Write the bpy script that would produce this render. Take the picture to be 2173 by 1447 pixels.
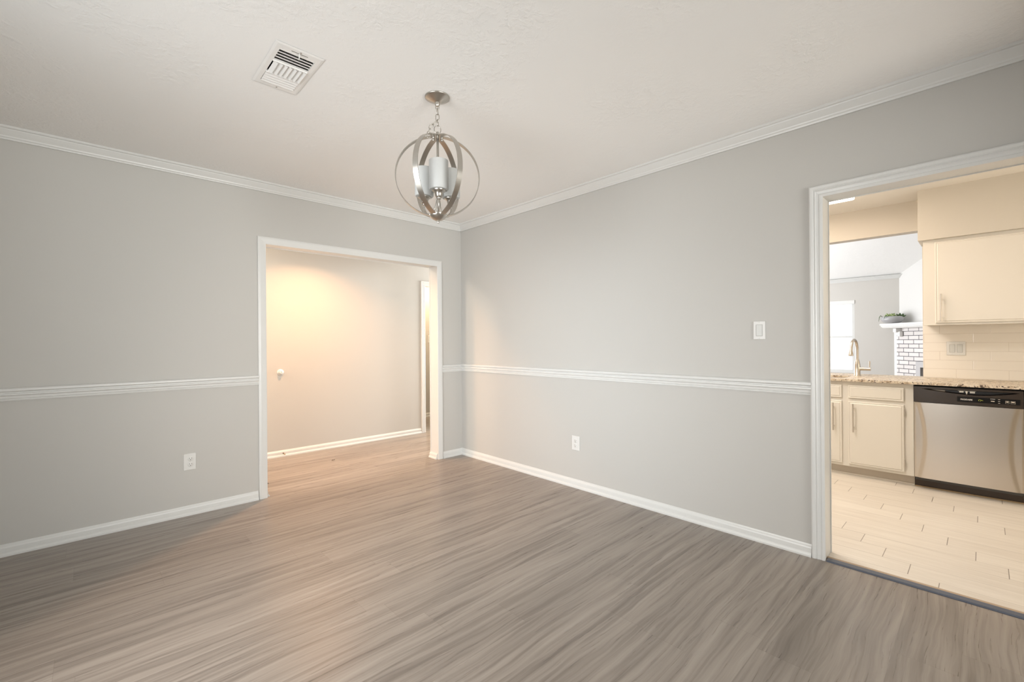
import bpy, bmesh, math, random
from mathutils import Vector, Matrix

# ------------------------------------------------------------------ clear
for o in list(bpy.data.objects):
    bpy.data.objects.remove(o)
SC = bpy.context.scene
COL = SC.collection

# ------------------------------------------------------------------ camera
W_PX, F_PX = 2173.0, 947.8
CAM_H = 1.197
yaw, pitch, roll = math.radians(46.583), math.radians(0.0495), math.radians(-0.447)
fw = Vector((math.cos(pitch) * math.cos(yaw), math.cos(pitch) * math.sin(yaw), math.sin(pitch)))
rt = Vector((math.sin(yaw), -math.cos(yaw), 0))
up = rt.cross(fw)
r2 = rt * math.cos(roll) + up * math.sin(roll)
u2 = -rt * math.sin(roll) + up * math.cos(roll)
cd = bpy.data.cameras.new('camera')
cam = bpy.data.objects.new('camera', cd)
COL.objects.link(cam)
cam.matrix_world = Matrix(((r2.x, u2.x, -fw.x, 0), (r2.y, u2.y, -fw.y, 0), (r2.z, u2.z, -fw.z, CAM_H), (0, 0, 0, 1)))
cd.sensor_fit = 'HORIZONTAL'
cd.sensor_width = 36.0
cd.lens = F_PX * 36.0 / W_PX
cd.clip_start = 0.02
SC.camera = cam

# ------------------------------------------------------------------ colour management, world, daylight and fill lights
vs = SC.view_settings
vs.view_transform = 'Standard'
try:
    vs.look = 'None'
except Exception:
    pass
vs.exposure = 0.0
vs.gamma = 1.0
vs.use_curve_mapping = False
wd = bpy.data.worlds.new('world')
SC.world = wd
wd.use_nodes = True
bgn = wd.node_tree.nodes['Background']
bgn.inputs['Color'].default_value = (0.98, 0.99, 1.0, 1)
bgn.inputs['Strength'].default_value = 1.3


def area_light(name, loc, aim, sx, sy, power, color, spread=180):
    d = bpy.data.lights.new(name, 'AREA')
    d.shape = 'RECTANGLE'
    d.size, d.size_y = sx, sy
    d.energy = power
    d.color = color
    d.spread = math.radians(spread)
    o = bpy.data.objects.new(name, d)
    COL.objects.link(o)
    o.location = loc
    o.rotation_euler = Vector(aim).to_track_quat('-Z', 'Y').to_euler()
    return o


def point_light(name, loc, power, color, radius):
    d = bpy.data.lights.new(name, 'POINT')
    d.energy = power
    d.color = color
    d.shadow_soft_size = radius
    o = bpy.data.objects.new(name, d)
    COL.objects.link(o)
    o.location = loc
    return o


DAY = (1.0, 0.985, 0.955)
WARM = (1.0, 0.74, 0.47)
# daylight through the dining room's side window, plus two aimed fills added for balance
area_light('daylight_side_window', (-0.70, 1.50, 1.20), (1, 0, 0), 1.4, 1.7, 10, (0.84, 0.95, 1.0))
area_light('side_window_fill_low', (-0.69, 1.50, 1.20), (1, 0.35, -0.25), 1.4, 1.7, 26, (1.0, 0.93, 0.87), 110)
area_light('side_window_fill_mid', (-0.68, 1.50, 1.20), (1, 0.3, -0.10), 1.4, 1.7, 7, (0.70, 0.86, 1.0), 60)
# fill lights added at a made-up window behind the camera
area_light('rear_fill_low', (1.30, -3.95, 1.20), (0, 1, -0.35), 2.3, 1.7, 26, (0.98, 1.0, 0.98), 120)
area_light('rear_fill_high', (1.30, -3.94, 1.20), (0, 1, 0.60), 2.3, 1.7, 80, (0.975, 0.965, 0.925), 100)
# area light added for living room daylight from its unseen left side
area_light('living_daylight_fill', (8.3, 4.3, 1.5), (0.25, -1, 0.15), 3.2, 2.0, 200, (0.97, 0.98, 1.0))
# hall and back room ceiling lamps, plus unseen fills added left and right
area_light('hall_lamp_light', (1.70, 4.42, 2.37), (0, 0, -1), 0.14, 0.14, 26, (1.0, 0.53, 0.25), 130)
point_light('hall_fill_left', (-0.50, 4.52, 2.30), 106, (1.0, 0.82, 0.64), 0.09)
area_light('hall_fill_right', (5.10, 4.52, 1.40), (-1, 0, 0), 0.9, 1.6, 70, (1.0, 0.985, 0.95))
point_light('back_room_lamp_light', (4.15, 5.70, 2.25), 50, WARM, 0.09)
# fill lights added in the kitchen, out of view
area_light('kitchen_side_fill', (4.0, -2.1, 1.4), (0, 1, 0.35), 1.2, 1.2, 25, (1.0, 0.85, 0.65))
area_light('kitchen_top_fill', (3.4, 1.5, 2.42), (0, 0, -1), 0.5, 0.5, 31, (1.0, 0.93, 0.85))


# ------------------------------------------------------------------ helpers: names and tags
def tag(o, label=None, cat=None, group=None, kind=None):
    if label: o['label'] = label
    if cat: o['category'] = cat
    if group: o['group'] = group
    if kind: o['kind'] = kind
    return o


def wloc(o):
    v = Vector((0, 0, 0))
    while o is not None:
        v += Vector(o.location)
        o = o.parent
    return v


def obj(name, bm, mats, parent=None, smooth=False, autos=None):
    """world-space bmesh -> one mesh object, origin at the bottom centre of its bounds"""
    bmesh.ops.recalc_face_normals(bm, faces=bm.faces)
    xs = [v.co for v in bm.verts]
    lo = Vector((min(c.x for c in xs), min(c.y for c in xs), min(c.z for c in xs)))
    hi = Vector((max(c.x for c in xs), max(c.y for c in xs), max(c.z for c in xs)))
    org = Vector(((lo.x + hi.x) / 2, (lo.y + hi.y) / 2, lo.z))
    bmesh.ops.translate(bm, verts=bm.verts, vec=-org)
    me = bpy.data.meshes.new(name)
    bm.to_mesh(me)
    bm.free()
    for m in (mats if isinstance(mats, (list, tuple)) else [mats]):
        me.materials.append(m)
    if smooth:
        for p in me.polygons:
            p.use_smooth = True
        if autos:
            try:
                me.set_sharp_from_angle(angle=math.radians(autos))
            except Exception:
                pass
    o = bpy.data.objects.new(name, me)
    COL.objects.link(o)
    if parent is not None:
        o.parent = parent
        o.location = org - wloc(parent)
    else:
        o.location = org
    return o


def empty(name, loc, label, cat, group=None, kind=None):
    o = bpy.data.objects.new(name, None)
    o.empty_display_size = 0.1
    COL.objects.link(o)
    o.location = loc
    return tag(o, label, cat, group, kind)


def struct(name, bm, mats, label, cat, parent=None, **k):
    o = obj(name, bm, mats, parent, **k)
    if parent is None:
        tag(o, label, cat, None, 'structure')
    return o


# ------------------------------------------------------------------ helpers: shapes
def B():
    return bmesh.new()


def box(bm, a, b, bev=0.0, seg=2, mi=0):
    lo = [min(a[i], b[i]) for i in range(3)]
    hi = [max(a[i], b[i]) for i in range(3)]
    r = bmesh.ops.create_cube(bm, size=1.0)
    vs_ = r['verts']
    for v in vs_:
        v.co = Vector([lo[i] + (v.co[i] + 0.5) * (hi[i] - lo[i]) for i in range(3)])
    fs = list({f for v in vs_ for f in v.link_faces})
    for f in fs:
        f.material_index = mi
    if bev > 0:
        es = list({e for v in vs_ for e in v.link_edges})
        bmesh.ops.bevel(bm, geom=es, offset=bev, segments=seg, affect='EDGES', profile=0.5, clamp_overlap=True)
    return bm


def frame_of(d):
    d = Vector(d).normalized()
    a = Vector((0, 0, 1)) if abs(d.z) < 0.9 else Vector((1, 0, 0))
    x = d.cross(a).normalized()
    return x, d.cross(x).normalized()


def tube(bm, pts, rad, n=10, closed=False, caps=True, mi=0):
    pts = [Vector(p) for p in pts]
    m = len(pts)
    rings = []
    px = None
    for i, p in enumerate(pts):
        if closed:
            d = pts[(i + 1) % m] - pts[i - 1]
        else:
            d = pts[min(i + 1, m - 1)] - pts[max(i - 1, 0)]
        d.normalize()
        if px is None:
            x, y = frame_of(d)
        else:
            x = (px - d * px.dot(d)).normalized()
            y = d.cross(x)
        px = x
        r = rad[i] if isinstance(rad, (list, tuple)) else rad
        rings.append([bm.verts.new(p + (x * math.cos(2 * math.pi * k / n) + y * math.sin(2 * math.pi * k / n)) * r) for k in range(n)])
    for i in range(m if closed else m - 1):
        a, b = rings[i], rings[(i + 1) % m]
        for k in range(n):
            f = bm.faces.new((a[k], a[(k + 1) % n], b[(k + 1) % n], b[k]))
            f.material_index = mi
    if caps and not closed:
        for rg in (rings[0], rings[-1]):
            f = bm.faces.new(rg)
            f.material_index = mi
    return bm


def lathe(bm, prof, c, axis=(0, 0, 1), n=32, mi=0):
    """prof: (radius, height) pairs along the axis from c"""
    ax = Vector(axis).normalized()
    x, y = frame_of(ax)
    c = Vector(c)
    rings = []
    for r, h in prof:
        if r < 1e-6:
            rings.append([bm.verts.new(c + ax * h)])
        else:
            rings.append([bm.verts.new(c + ax * h + (x * math.cos(2 * math.pi * k / n) + y * math.sin(2 * math.pi * k / n)) * r) for k in range(n)])
    for a, b in zip(rings, rings[1:]):
        for k in range(n):
            k2 = (k + 1) % n
            if len(a) == 1 and len(b) == 1:
                continue
            if len(a) == 1:
                f = bm.faces.new((a[0], b[k], b[k2]))
            elif len(b) == 1:
                f = bm.faces.new((a[k], a[k2], b[0]))
            else:
                f = bm.faces.new((a[k], a[k2], b[k2], b[k]))
            f.material_index = mi
    return bm


def sweep(bm, prof, p0, p1, out, caps=True):
    """prof: (out, up) pairs, a closed outline swept straight from p0 to p1"""
    p0, p1, out = Vector(p0), Vector(p1), Vector(out)
    upv = Vector((0, 0, 1))
    a = [bm.verts.new(p0 + out * o + upv * u) for o, u in prof]
    b = [bm.verts.new(p1 + out * o + upv * u) for o, u in prof]
    n = len(prof)
    for k in range(n):
        bm.faces.new((a[k], a[(k + 1) % n], b[(k + 1) % n], b[k]))
    if caps:
        bm.faces.new(a)
        bm.faces.new(b)
    return bm


def casing(bm, prof, to3, h0, h1, zt, zb=0.0):
    """door casing around three sides with mitred corners; prof: (outward, thick) closed outline; to3(h, z, t)"""
    rows = []
    for a, t in prof:
        rows.append([bm.verts.new(to3(h, z, t)) for h, z in ((h0 - a, zb), (h0 - a, zt + a), (h1 + a, zt + a), (h1 + a, zb))])
    n = len(rows)
    for k in range(n):
        p, q = rows[k], rows[(k + 1) % n]
        for j in range(3):
            bm.faces.new((p[j], p[j + 1], q[j + 1], q[j]))
    bm.faces.new([r[0] for r in rows])
    bm.faces.new([r[3] for r in rows])
    return bm


def smoothstep(a, b, x):
    t = max(0.0, min(1.0, (x - a) / (b - a)))
    return t * t * (3 - 2 * t)


# ------------------------------------------------------------------ helpers: materials
class NT:
    def __init__(s, name):
        s.m = bpy.data.materials.new(name)
        s.m.use_nodes = True
        s.t = s.m.node_tree
        s.b = s.t.nodes['Principled BSDF']

    def n(s, typ, **kw):
        nd = s.t.nodes.new(typ)
        for k, v in kw.items():
            setattr(nd, k, v)
        return nd

    def put(s, sock, v):
        if hasattr(v, 'is_output') or isinstance(v, bpy.types.NodeSocket):
            s.t.links.new(v, sock)
        elif isinstance(v, (tuple, list)) and len(v) == 3 and sock.type == 'RGBA':
            sock.default_value = (*v, 1)
        else:
            sock.default_value = v

    def math(s, op, a, b=None, c=None):
        nd = s.n('ShaderNodeMath', operation=op)
        s.put(nd.inputs[0], a)
        if b is not None: s.put(nd.inputs[1], b)
        if c is not None: s.put(nd.inputs[2], c)
        return nd.outputs[0]

    def xyz(s, v):
        nd = s.n('ShaderNodeSeparateXYZ')
        s.put(nd.inputs[0], v)
        return nd.outputs

    def comb(s, x, y, z=0.0):
        nd = s.n('ShaderNodeCombineXYZ')
        for i, v in enumerate((x, y, z)):
            s.put(nd.inputs[i], v)
        return nd.outputs[0]

    def pos(s):
        return s.n('ShaderNodeNewGeometry').outputs['Position']

    def objc(s):
        return s.n('ShaderNodeTexCoord').outputs['Object']

    def noise(s, vec, scale, detail=3, rough=0.5, dist=0.0):
        nd = s.n('ShaderNodeTexNoise')
        s.put(nd.inputs['Vector'], vec)
        nd.inputs['Scale'].default_value = scale
        nd.inputs['Detail'].default_value = detail
        nd.inputs['Roughness'].default_value = rough
        nd.inputs['Distortion'].default_value = dist
        return nd.outputs['Fac']

    def white(s, vec):
        nd = s.n('ShaderNodeTexWhiteNoise', noise_dimensions='3D')
        s.put(nd.inputs['Vector'], vec)
        return nd.outputs['Value']

    def ramp(s, fac, stops):
        nd = s.n('ShaderNodeValToRGB')
        cr = nd.color_ramp
        while len(cr.elements) < len(stops):
            cr.elements.new(0.5)
        for e, (p, c) in zip(cr.elements, stops):
            e.position = p
            e.color = (*c, 1) if len(c) == 3 else c
        s.put(nd.inputs[0], fac)
        return nd.outputs[0]

    def maprange(s, v, a, b, c, d):
        nd = s.n('ShaderNodeMapRange')
        s.put(nd.inputs[0], v)
        for i, q in enumerate((a, b, c, d)):
            nd.inputs[i + 1].default_value = q
        return nd.outputs[0]

    def mix(s, fac, a, b, blend='MIX'):
        nd = s.n('ShaderNodeMix', data_type='RGBA', blend_type=blend)
        s.put(nd.inputs[0], fac)
        s.put(nd.inputs[6], a)
        s.put(nd.inputs[7], b)
        return nd.outputs[2]

    def bump(s, h, strength, dist):
        nd = s.n('ShaderNodeBump')
        nd.inputs['Strength'].default_value = strength
        nd.inputs['Distance'].default_value = dist
        s.put(nd.inputs['Height'], h)
        s.t.links.new(nd.outputs[0], s.b.inputs['Normal'])

    def set(s, **kw):
        for k, v in kw.items():
            s.put(s.b.inputs[{'color': 'Base Color', 'rough': 'Roughness', 'metal': 'Metallic', 'spec': 'Specular IOR Level',
                              'trans': 'Transmission Weight', 'emit': 'Emission Color', 'estr': 'Emission Strength',
                              'aniso': 'Anisotropic', 'coat': 'Coat Weight', 'sss': 'Subsurface Weight', 'alpha': 'Alpha'}[k]], v)
        return s.m


def paint(name, col, rough=0.55, scale=220.0, strength=0.08, dist=0.0006, var=0.015):
    t = NT(name)
    p = t.pos()
    f = t.noise(p, 1.3, 2)
    c2 = tuple(x * (1 - var * 2) for x in col)
    t.set(color=t.mix(f, c2, col), rough=rough)
    t.bump(t.noise(p, scale, 2), strength, dist)
    return t.m


def metal(name, col, rough, brush=None):
    t = NT(name)
    p = t.objc()
    if brush:
        x, y, z = t.xyz(p)
        v = t.comb(t.math('MULTIPLY', x, brush[0]), t.math('MULTIPLY', y, brush[1]), t.math('MULTIPLY', z, brush[2]))
        f = t.noise(v, 1.0, 3, 0.6)
    else:
        f = t.noise(p, 60, 2)
    t.set(color=t.mix(f, tuple(c * 0.975 for c in col), col), metal=1.0, rough=t.maprange(f, 0.2, 0.8, rough * 0.95, rough * 1.05))
    return t.m


def plain(name, col, rough=0.4, **kw):
    t = NT(name)
    f = t.noise(t.objc(), 25, 2)
    t.set(color=t.mix(f, tuple(c * 0.96 for c in col), col), rough=rough, **kw)
    return t.m


M = {}
M['wall'] = paint('greige_wall_paint', (0.535, 0.526, 0.500), 0.55)
M['trim'] = paint('white_trim_enamel', (0.70, 0.705, 0.69), 0.32, 90, 0.03)
M['kit_wall'] = paint('kitchen_wall_paint', (0.66, 0.62, 0.55), 0.55)
M['kit_ceil'] = paint('kitchen_ceiling_paint', (0.86, 0.84, 0.80), 0.7)
M['cab'] = paint('cabinet_enamel', (0.78, 0.745, 0.68), 0.35, 60, 0.02)
M['liv_wall'] = paint('living_wall_paint', (0.62, 0.60, 0.565), 0.55)
M['plastic'] = plain('white_plastic', (0.72, 0.72, 0.70), 0.3)
M['plastic_shade'] = plain('white_rocker_plastic', (0.62, 0.63, 0.61), 0.3)
M['slot'] = plain('dark_slot', (0.03, 0.028, 0.025), 0.5)
M['nickel'] = metal('brushed_nickel', (0.52, 0.495, 0.455), 0.30, (6, 6, 6))
M['nickel_dark'] = metal('worn_nickel', (0.40, 0.375, 0.34), 0.32)
ST = NT('brushed_stainless')
M['steel'] = ST.set(color=ST.mix(ST.noise(ST.objc(), 1.5, 1), (0.600, 0.553, 0.495), (0.615, 0.566, 0.507)), metal=1.0, rough=0.29)
M['chrome'] = metal('satin_nickel_tap', (0.64, 0.60, 0.55), 0.34)
M['vent'] = plain('vent_white_enamel', (0.86, 0.86, 0.845), 0.4)
M['duct'] = plain('duct_grey', (0.45, 0.44, 0.42), 0.7)
M['damper'] = metal('galvanised_damper', (0.55, 0.55, 0.55), 0.45)
M['white_board'] = plain('white_gloss_board', (0.84, 0.835, 0.82), 0.35)


def m_ceiling():
    t = NT('knockdown_ceiling')
    p = t.pos()
    a = t.noise(p, 9.0, 5, 0.62, 0.6)
    b = t.noise(p, 34.0, 4, 0.6, 0.4)
    patch = t.maprange(t.noise(p, 2.0, 2), 0.42, 0.62, 0.15, 1.0)
    h = t.maprange(t.math('ADD', t.math('MULTIPLY', a, 0.55), t.math('MULTIPLY', b, 0.45)), 0.47, 0.60, 0.0, 1.0)
    t.set(color=(0.90, 0.898, 0.885), rough=0.75)
    t.bump(t.math('MULTIPLY', h, patch), 0.35, 0.004)
    return t.m


M['ceil'] = m_ceiling()


def m_floor():
    t = NT('greige_vinyl_plank')
    p = t.pos()
    x, y, z = t.xyz(p)
    PW, PL = 0.183, 1.22
    yr = t.math('DIVIDE', t.math('ADD', y, 10.0), PW)
    row = t.math('FLOOR', yr)
    rr = t.white(t.comb(row, 3.3, 0.7))
    xr = t.math('ADD', t.math('DIVIDE', t.math('ADD', x, 10.0), PL), rr)
    pl = t.math('FLOOR', xr)
    rnd = t.white(t.comb(row, pl, 1.9))
    rnd2 = t.white(t.comb(pl, row, 5.1))
    # long wavy streaks along the plank
    wob = t.math('MULTIPLY', t.math('SUBTRACT', t.noise(t.comb(t.math('MULTIPLY', x, 1.6), t.math('MULTIPLY', y, 5.0), t.math('MULTIPLY', rr, 40)), 1.0, 3), 0.5), 0.075)
    yy = t.math('ADD', y, wob)
    v1 = t.comb(t.math('ADD', t.math('MULTIPLY', x, 0.9), t.math('MULTIPLY', rr, 37)), t.math('MULTIPLY', yy, 27.0), t.math('MULTIPLY', rr, 19))
    v2 = t.comb(t.math('ADD', t.math('MULTIPLY', x, 3.0), t.math('MULTIPLY', rnd, 11)), t.math('MULTIPLY', yy, 110.0), rnd2)
    g1 = t.noise(v1, 1.0, 4, 0.55, 0.25)
    g2 = t.noise(v2, 1.0, 3, 0.6)
    v3 = t.comb(t.math('ADD', t.math('MULTIPLY', x, 1.7), t.math('MULTIPLY', rr, 23)), t.math('MULTIPLY', yy, 58.0), t.math('MULTIPLY', rr, 7))
    g3 = t.noise(v3, 1.0, 3, 0.5, 0.15)
    s = t.math('ADD', t.math('ADD', t.math('MULTIPLY', g1, 0.54), t.math('MULTIPLY', g3, 0.24)), t.math('MULTIPLY', g2, 0.22))
    s = t.math('ADD', s, t.math('MULTIPLY', t.math('SUBTRACT', rnd, 0.5), 0.05))
    col = t.ramp(s, [(0.30, (0.140, 0.116, 0.099)), (0.42, (0.210, 0.178, 0.152)), (0.54, (0.302, 0.261, 0.225)), (0.68, (0.365, 0.322, 0.281))])
    # faint seams
    fy = t.math('FRACT', yr)
    fx = t.math('FRACT', xr)
    ey = t.math('MINIMUM', fy, t.math('SUBTRACT', 1.0, fy))
    ex = t.math('MINIMUM', fx, t.math('SUBTRACT', 1.0, fx))
    seam = t.math('MINIMUM', t.maprange(ey, 0.0, 0.007, 0.0, 1.0), t.maprange(ex, 0.0, 0.0012, 0.0, 1.0))
    col = t.mix(t.math('MULTIPLY', t.math('SUBTRACT', 1.0, seam), 0.45), col, (0.15, 0.122, 0.10))
    t.set(color=col, rough=t.maprange(g2, 0.3, 0.7, 0.26, 0.38), spec=0.6)
    t.bump(t.math('ADD', t.math('MULTIPLY', g2, 0.9), t.math('MULTIPLY', seam, 0.3)), 0.16, 0.0014)
    return t.m


def m_tile():
    t = NT('plank_tile_cream')
    x, y, z = t.xyz(t.pos())
    RW, L = 0.1455, 0.588
    xr = t.math('DIVIDE', t.math('SUBTRACT', x, 3.0115), RW)
    row = t.math('FLOOR', xr)
    yr = t.math('DIVIDE', t.math('SUBTRACT', t.math('SUBTRACT', y, 0.274), t.math('MULTIPLY', row, 0.1172)), L)
    fx, fy = t.math('FRACT', xr), t.math('FRACT', yr)
    ex = t.math('MULTIPLY', t.math('MINIMUM', fx, t.math('SUBTRACT', 1.0, fx)), RW)
    ey = t.math('MULTIPLY', t.math('MINIMUM', fy, t.math('SUBTRACT', 1.0, fy)), L)
    gx = t.maprange(ex, 0.0006, 0.0016, 1.0, 0.0)
    gy = t.maprange(ey, 0.0010, 0.0022, 1.0, 0.0)
    rnd = t.white(t.comb(row, t.math('FLOOR', yr), 2.2))
    g = t.noise(t.comb(t.math('MULTIPLY', x, 40), t.math('ADD', t.math('MULTIPLY', y, 3), t.math('MULTIPLY', rnd, 20)), rnd), 1.0, 4, 0.6)
    base = t.ramp(t.math('ADD', t.math('MULTIPLY', g, 0.8), t.math('MULTIPLY', rnd, 0.2)), [(0.3, (0.60, 0.55, 0.485)), (0.7, (0.70, 0.655, 0.59))])
    part = t.maprange(t.noise(t.comb(x, y, 0.0), 3.0, 2), 0.40, 0.6, 0.25, 0.85)
    grout = t.math('MAXIMUM', t.math('MULTIPLY', gx, part), gy)
    t.set(color=t.mix(grout, base, (0.20, 0.17, 0.14)), rough=0.38)
    t.bump(t.math('SUBTRACT', 1.0, grout), 0.25, 0.001)
    return t.m


def m_granite():
    t = NT('speckled_granite')
    p = t.pos()
    a = t.noise(p, 46, 5, 0.65, 1.4)
    b = t.noise(p, 130, 3, 0.6)
    c = t.noise(p, 24, 4, 0.6, 1.0)
    base = t.ramp(c, [(0.35, (0.44, 0.34, 0.24)), (0.5, (0.66, 0.57, 0.45)), (0.65, (0.74, 0.67, 0.56))])
    dark = t.maprange(t.math('ADD', t.math('MULTIPLY', a, 0.8), t.math('MULTIPLY', b, 0.2)), 0.425, 0.470, 1.0, 0.0)
    t.set(color=t.mix(dark, base, (0.075, 0.055, 0.045)), rough=0.38, spec=0.3)
    return t.m


def m_subway():
    t = NT('subway_backsplash')
    x, y, z = t.xyz(t.pos())
    rz = t.math('DIVIDE', t.math('SUBTRACT', z, 0.851), 0.0765)
    row = t.math('FLOOR', rz)
    yr = t.math('DIVIDE', t.math('ADD', t.math('SUBTRACT', y, 0.166), t.math('MULTIPLY', row, 0.1013)), 0.304)
    fz, fy = t.math('FRACT', rz), t.math('FRACT', yr)
    ez = t.math('MULTIPLY', t.math('MINIMUM', fz, t.math('SUBTRACT', 1.0, fz)), 0.0765)
    ey = t.math('MULTIPLY', t.math('MINIMUM', fy, t.math('SUBTRACT', 1.0, fy)), 0.304)
    e = t.math('MINIMUM', ez, ey)
    grout = t.maprange(e, 0.0006, 0.0018, 1.0, 0.0)
    t.set(color=t.mix(grout, (0.83, 0.785, 0.715), (0.66, 0.60, 0.53)), rough=0.16)
    t.bump(t.maprange(e, 0.0, 0.004, 0.0, 1.0), 0.3, 0.001)
    return t.m


def m_brick():
    t = NT('white_painted_brick')
    p = t.objc()
    x, y, z = t.xyz(p)
    nd = t.n('ShaderNodeTexBrick')
    t.put(nd.inputs['Vector'], t.comb(t.math('ADD', x, 0.06), t.math('ADD', z, t.math('MULTIPLY', t.noise(p, 9, 2), 0.006)), 0.0))
    nd.offset = 0.5
    for k, v in (('Scale', 1.0), ('Mortar Size', 0.0055), ('Mortar Smooth', 0.15), ('Bias', 0.0), ('Brick Width', 0.205), ('Row Height', 0.0735)):
        nd.inputs[k].default_value = v
    nd.inputs['Color1'].default_value = (0.80, 0.775, 0.76, 1)
    nd.inputs['Color2'].default_value = (0.70, 0.67, 0.66, 1)
    nd.inputs['Mortar'].default_value = (0.09, 0.08, 0.09, 1)
    t.set(color=nd.outputs['Color'], rough=0.6)
    t.bump(t.math('ADD', t.math('SUBTRACT', 1.0, nd.outputs['Fac']), t.math('MULTIPLY', t.noise(p, 60, 3), 0.3)), 0.6, 0.006)
    return t.m


M['floor'] = m_floor()
M['tile'] = m_tile()
M['granite'] = m_granite()
M['subway'] = m_subway()
M['brick'] = m_brick()


def m_shade():
    t = NT('frosted_glass_shade')
    f = t.noise(t.objc(), 30, 2)
    col = t.mix(f, (0.72, 0.73, 0.72), (0.76, 0.765, 0.755))
    t.set(color=col, rough=0.45)
    tr = t.n('ShaderNodeBsdfTranslucent')
    t.put(tr.inputs['Color'], col)
    ms = t.n('ShaderNodeMixShader')
    ms.inputs[0].default_value = 0.5
    t.t.links.new(t.b.outputs[0], ms.inputs[1])
    t.t.links.new(tr.outputs[0], ms.inputs[2])
    t.t.links.new(ms.outputs[0], t.t.nodes['Material Output'].inputs['Surface'])
    return t.m


M['shade'] = m_shade()


def m_emit(name, col, s):
    t = NT(name)
    t.set(color=(0.8, 0.8, 0.8), emit=col, estr=s)
    return t.m


# ------------------------------------------------------------------ THE ROOM SHELL
A, BK = 2.885, 3.835           # right wall plane, back wall plane
CH = 2.44                      # ceiling height
XL, YR = -0.62, -0.70          # side and rear walls (behind the camera)
T = 0.13                       # wall thickness
HY = 5.105                     # hall wall plane
O1A, O1B, O1H = 0.994, 2.581, 1.971     # hall opening (x range, head)
O2A, O2B, O2H = -0.42, 0.598, 1.969     # kitchen opening (y range, head)
KX = 5.42                      # kitchen far wall plane
HX0, HX1 = -1.4, 5.2           # hall ends

# floors
bm = B()
box(bm, (XL - T, YR - T, -0.12), (2.945, BK + T / 2, 0))
box(bm, (HX0, BK + T / 2, -0.12), (HX1, 6.30, 0))
struct('floor', bm, M['floor'], 'grey-brown wood-look plank floor of the dining room and hall', 'floor')
bm = B()
box(bm, (2.945, -2.2, -0.12), (5.60, 2.4, 0))
struct('floor_kitchen', bm, M['tile'], 'cream plank-tile floor of the kitchen', 'floor')
bm = B()
box(bm, (5.60, -1.5, -0.12), (10.85, 4.6, -0.0))
struct('floor_living', bm, M['floor'], 'plank floor of the living room beyond the kitchen', 'floor')

# ceilings
VX0, VX1, VY0, VY1 = 0.586, 0.733, 2.022, 2.322      # duct hole behind the ceiling vent
bm = B()
box(bm, (XL - T, YR - T, CH), (VX0, BK + T, CH + 0.12))
box(bm, (VX1, YR - T, CH), (A + T, BK + T, CH + 0.12))
box(bm, (VX0, YR - T, CH), (VX1, VY0, CH + 0.12))
box(bm, (VX0, VY1, CH), (VX1, BK + T, CH + 0.12))
struct('ceiling', bm, M['ceil'], 'white knockdown-textured ceiling of the dining room', 'ceiling')
bm = B()
box(bm, (HX0, BK + T, CH), (HX1, 6.30, CH + 0.12))
struct('ceiling_hall', bm, M['ceil'], 'hall ceiling behind the wide opening', 'ceiling')
bm = B()
box(bm, (A + T, -2.2, CH), (KX, 2.4, CH + 0.12))
struct('ceiling_kitchen', bm, M['kit_ceil'], 'kitchen ceiling', 'ceiling')

# walls
bm = B()
box(bm, (XL - T, BK, 0), (O1A - 0.012, BK + T, CH))
box(bm, (O1B + 0.012, BK, 0), (A + T, BK + T, CH))
box(bm, (O1A - 0.012, BK, O1H + 0.012), (O1B + 0.012, BK + T, CH))
struct('wall_back', bm, M['wall'], 'greige back wall with the wide cased opening to the hall', 'wall')
bm = B()
box(bm, (A, O2B + 0.012, 0), (A + T, BK, CH))
box(bm, (A, YR - T, 0), (A + T, O2A - 0.012, CH))
box(bm, (A, O2A - 0.012, O2H + 0.012), (A + T, O2B + 0.012, CH))
struct('wall_right', bm, [M['wall']], 'greige right wall with the opening to the kitchen', 'wall')
# side wall with window
w1 = (0.75, 2.25, 0.30, 2.10)
bm = B()
box(bm, (XL - T, YR - T, 0), (XL, w1[0], CH))
box(bm, (XL - T, w1[1], 0), (XL, BK, CH))
box(bm, (XL - T, w1[0], 0), (XL, w1[1], w1[2]))
box(bm, (XL - T, w1[0], w1[3]), (XL, w1[1], CH))
struct('wall_left', bm, M['wall'], 'greige side wall with a window behind the camera', 'wall')
RX0, RX1, RH = 0.05, 2.55, 2.10         # opening added in the unseen rear wall to let the rear fill in
YB = -3.90
bm = B()
box(bm, (XL, YR - T, 0), (RX0, YR, CH))
box(bm, (RX1, YR - T, 0), (A, YR, CH))
box(bm, (RX0, YR - T, RH), (RX1, YR, CH))
struct('wall_front', bm, M['wall'], 'greige rear wall with an added wide opening behind the camera', 'wall')
w2 = (0.10, 2.50, 0.30, 2.10)
bm = B()
box(bm, (XL - T, YB - T, 0), (w2[0], YB, CH))
box(bm, (w2[1], YB - T, 0), (A + T, YB, CH))
box(bm, (w2[0], YB - T, 0), (w2[1], YB, w2[2]))
box(bm, (w2[0], YB - T, w2[3]), (w2[1], YB, CH))
box(bm, (XL - T, YB, 0), (XL, YR - T, CH))
box(bm, (A, YB, 0), (A + T, YR - T, CH))
struct('wall_rear_room', bm, M['wall'], 'unseen walls of the added room behind the camera, with its added window', 'wall')  # unseen room, added so the rear fill reaches in evenly
bm = B()
box(bm, (XL - T, YB - T, -0.12), (A + T, YR - T, 0))
struct('floor_rear_room', bm, M['floor'], 'plank floor of the added room behind the camera', 'floor')
bm = B()
box(bm, (XL - T, YB - T, CH), (A + T, YR - T, CH + 0.12))
struct('ceiling_rear_room', bm, M['ceil'], 'ceiling of the added room behind the camera', 'ceiling')
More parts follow.
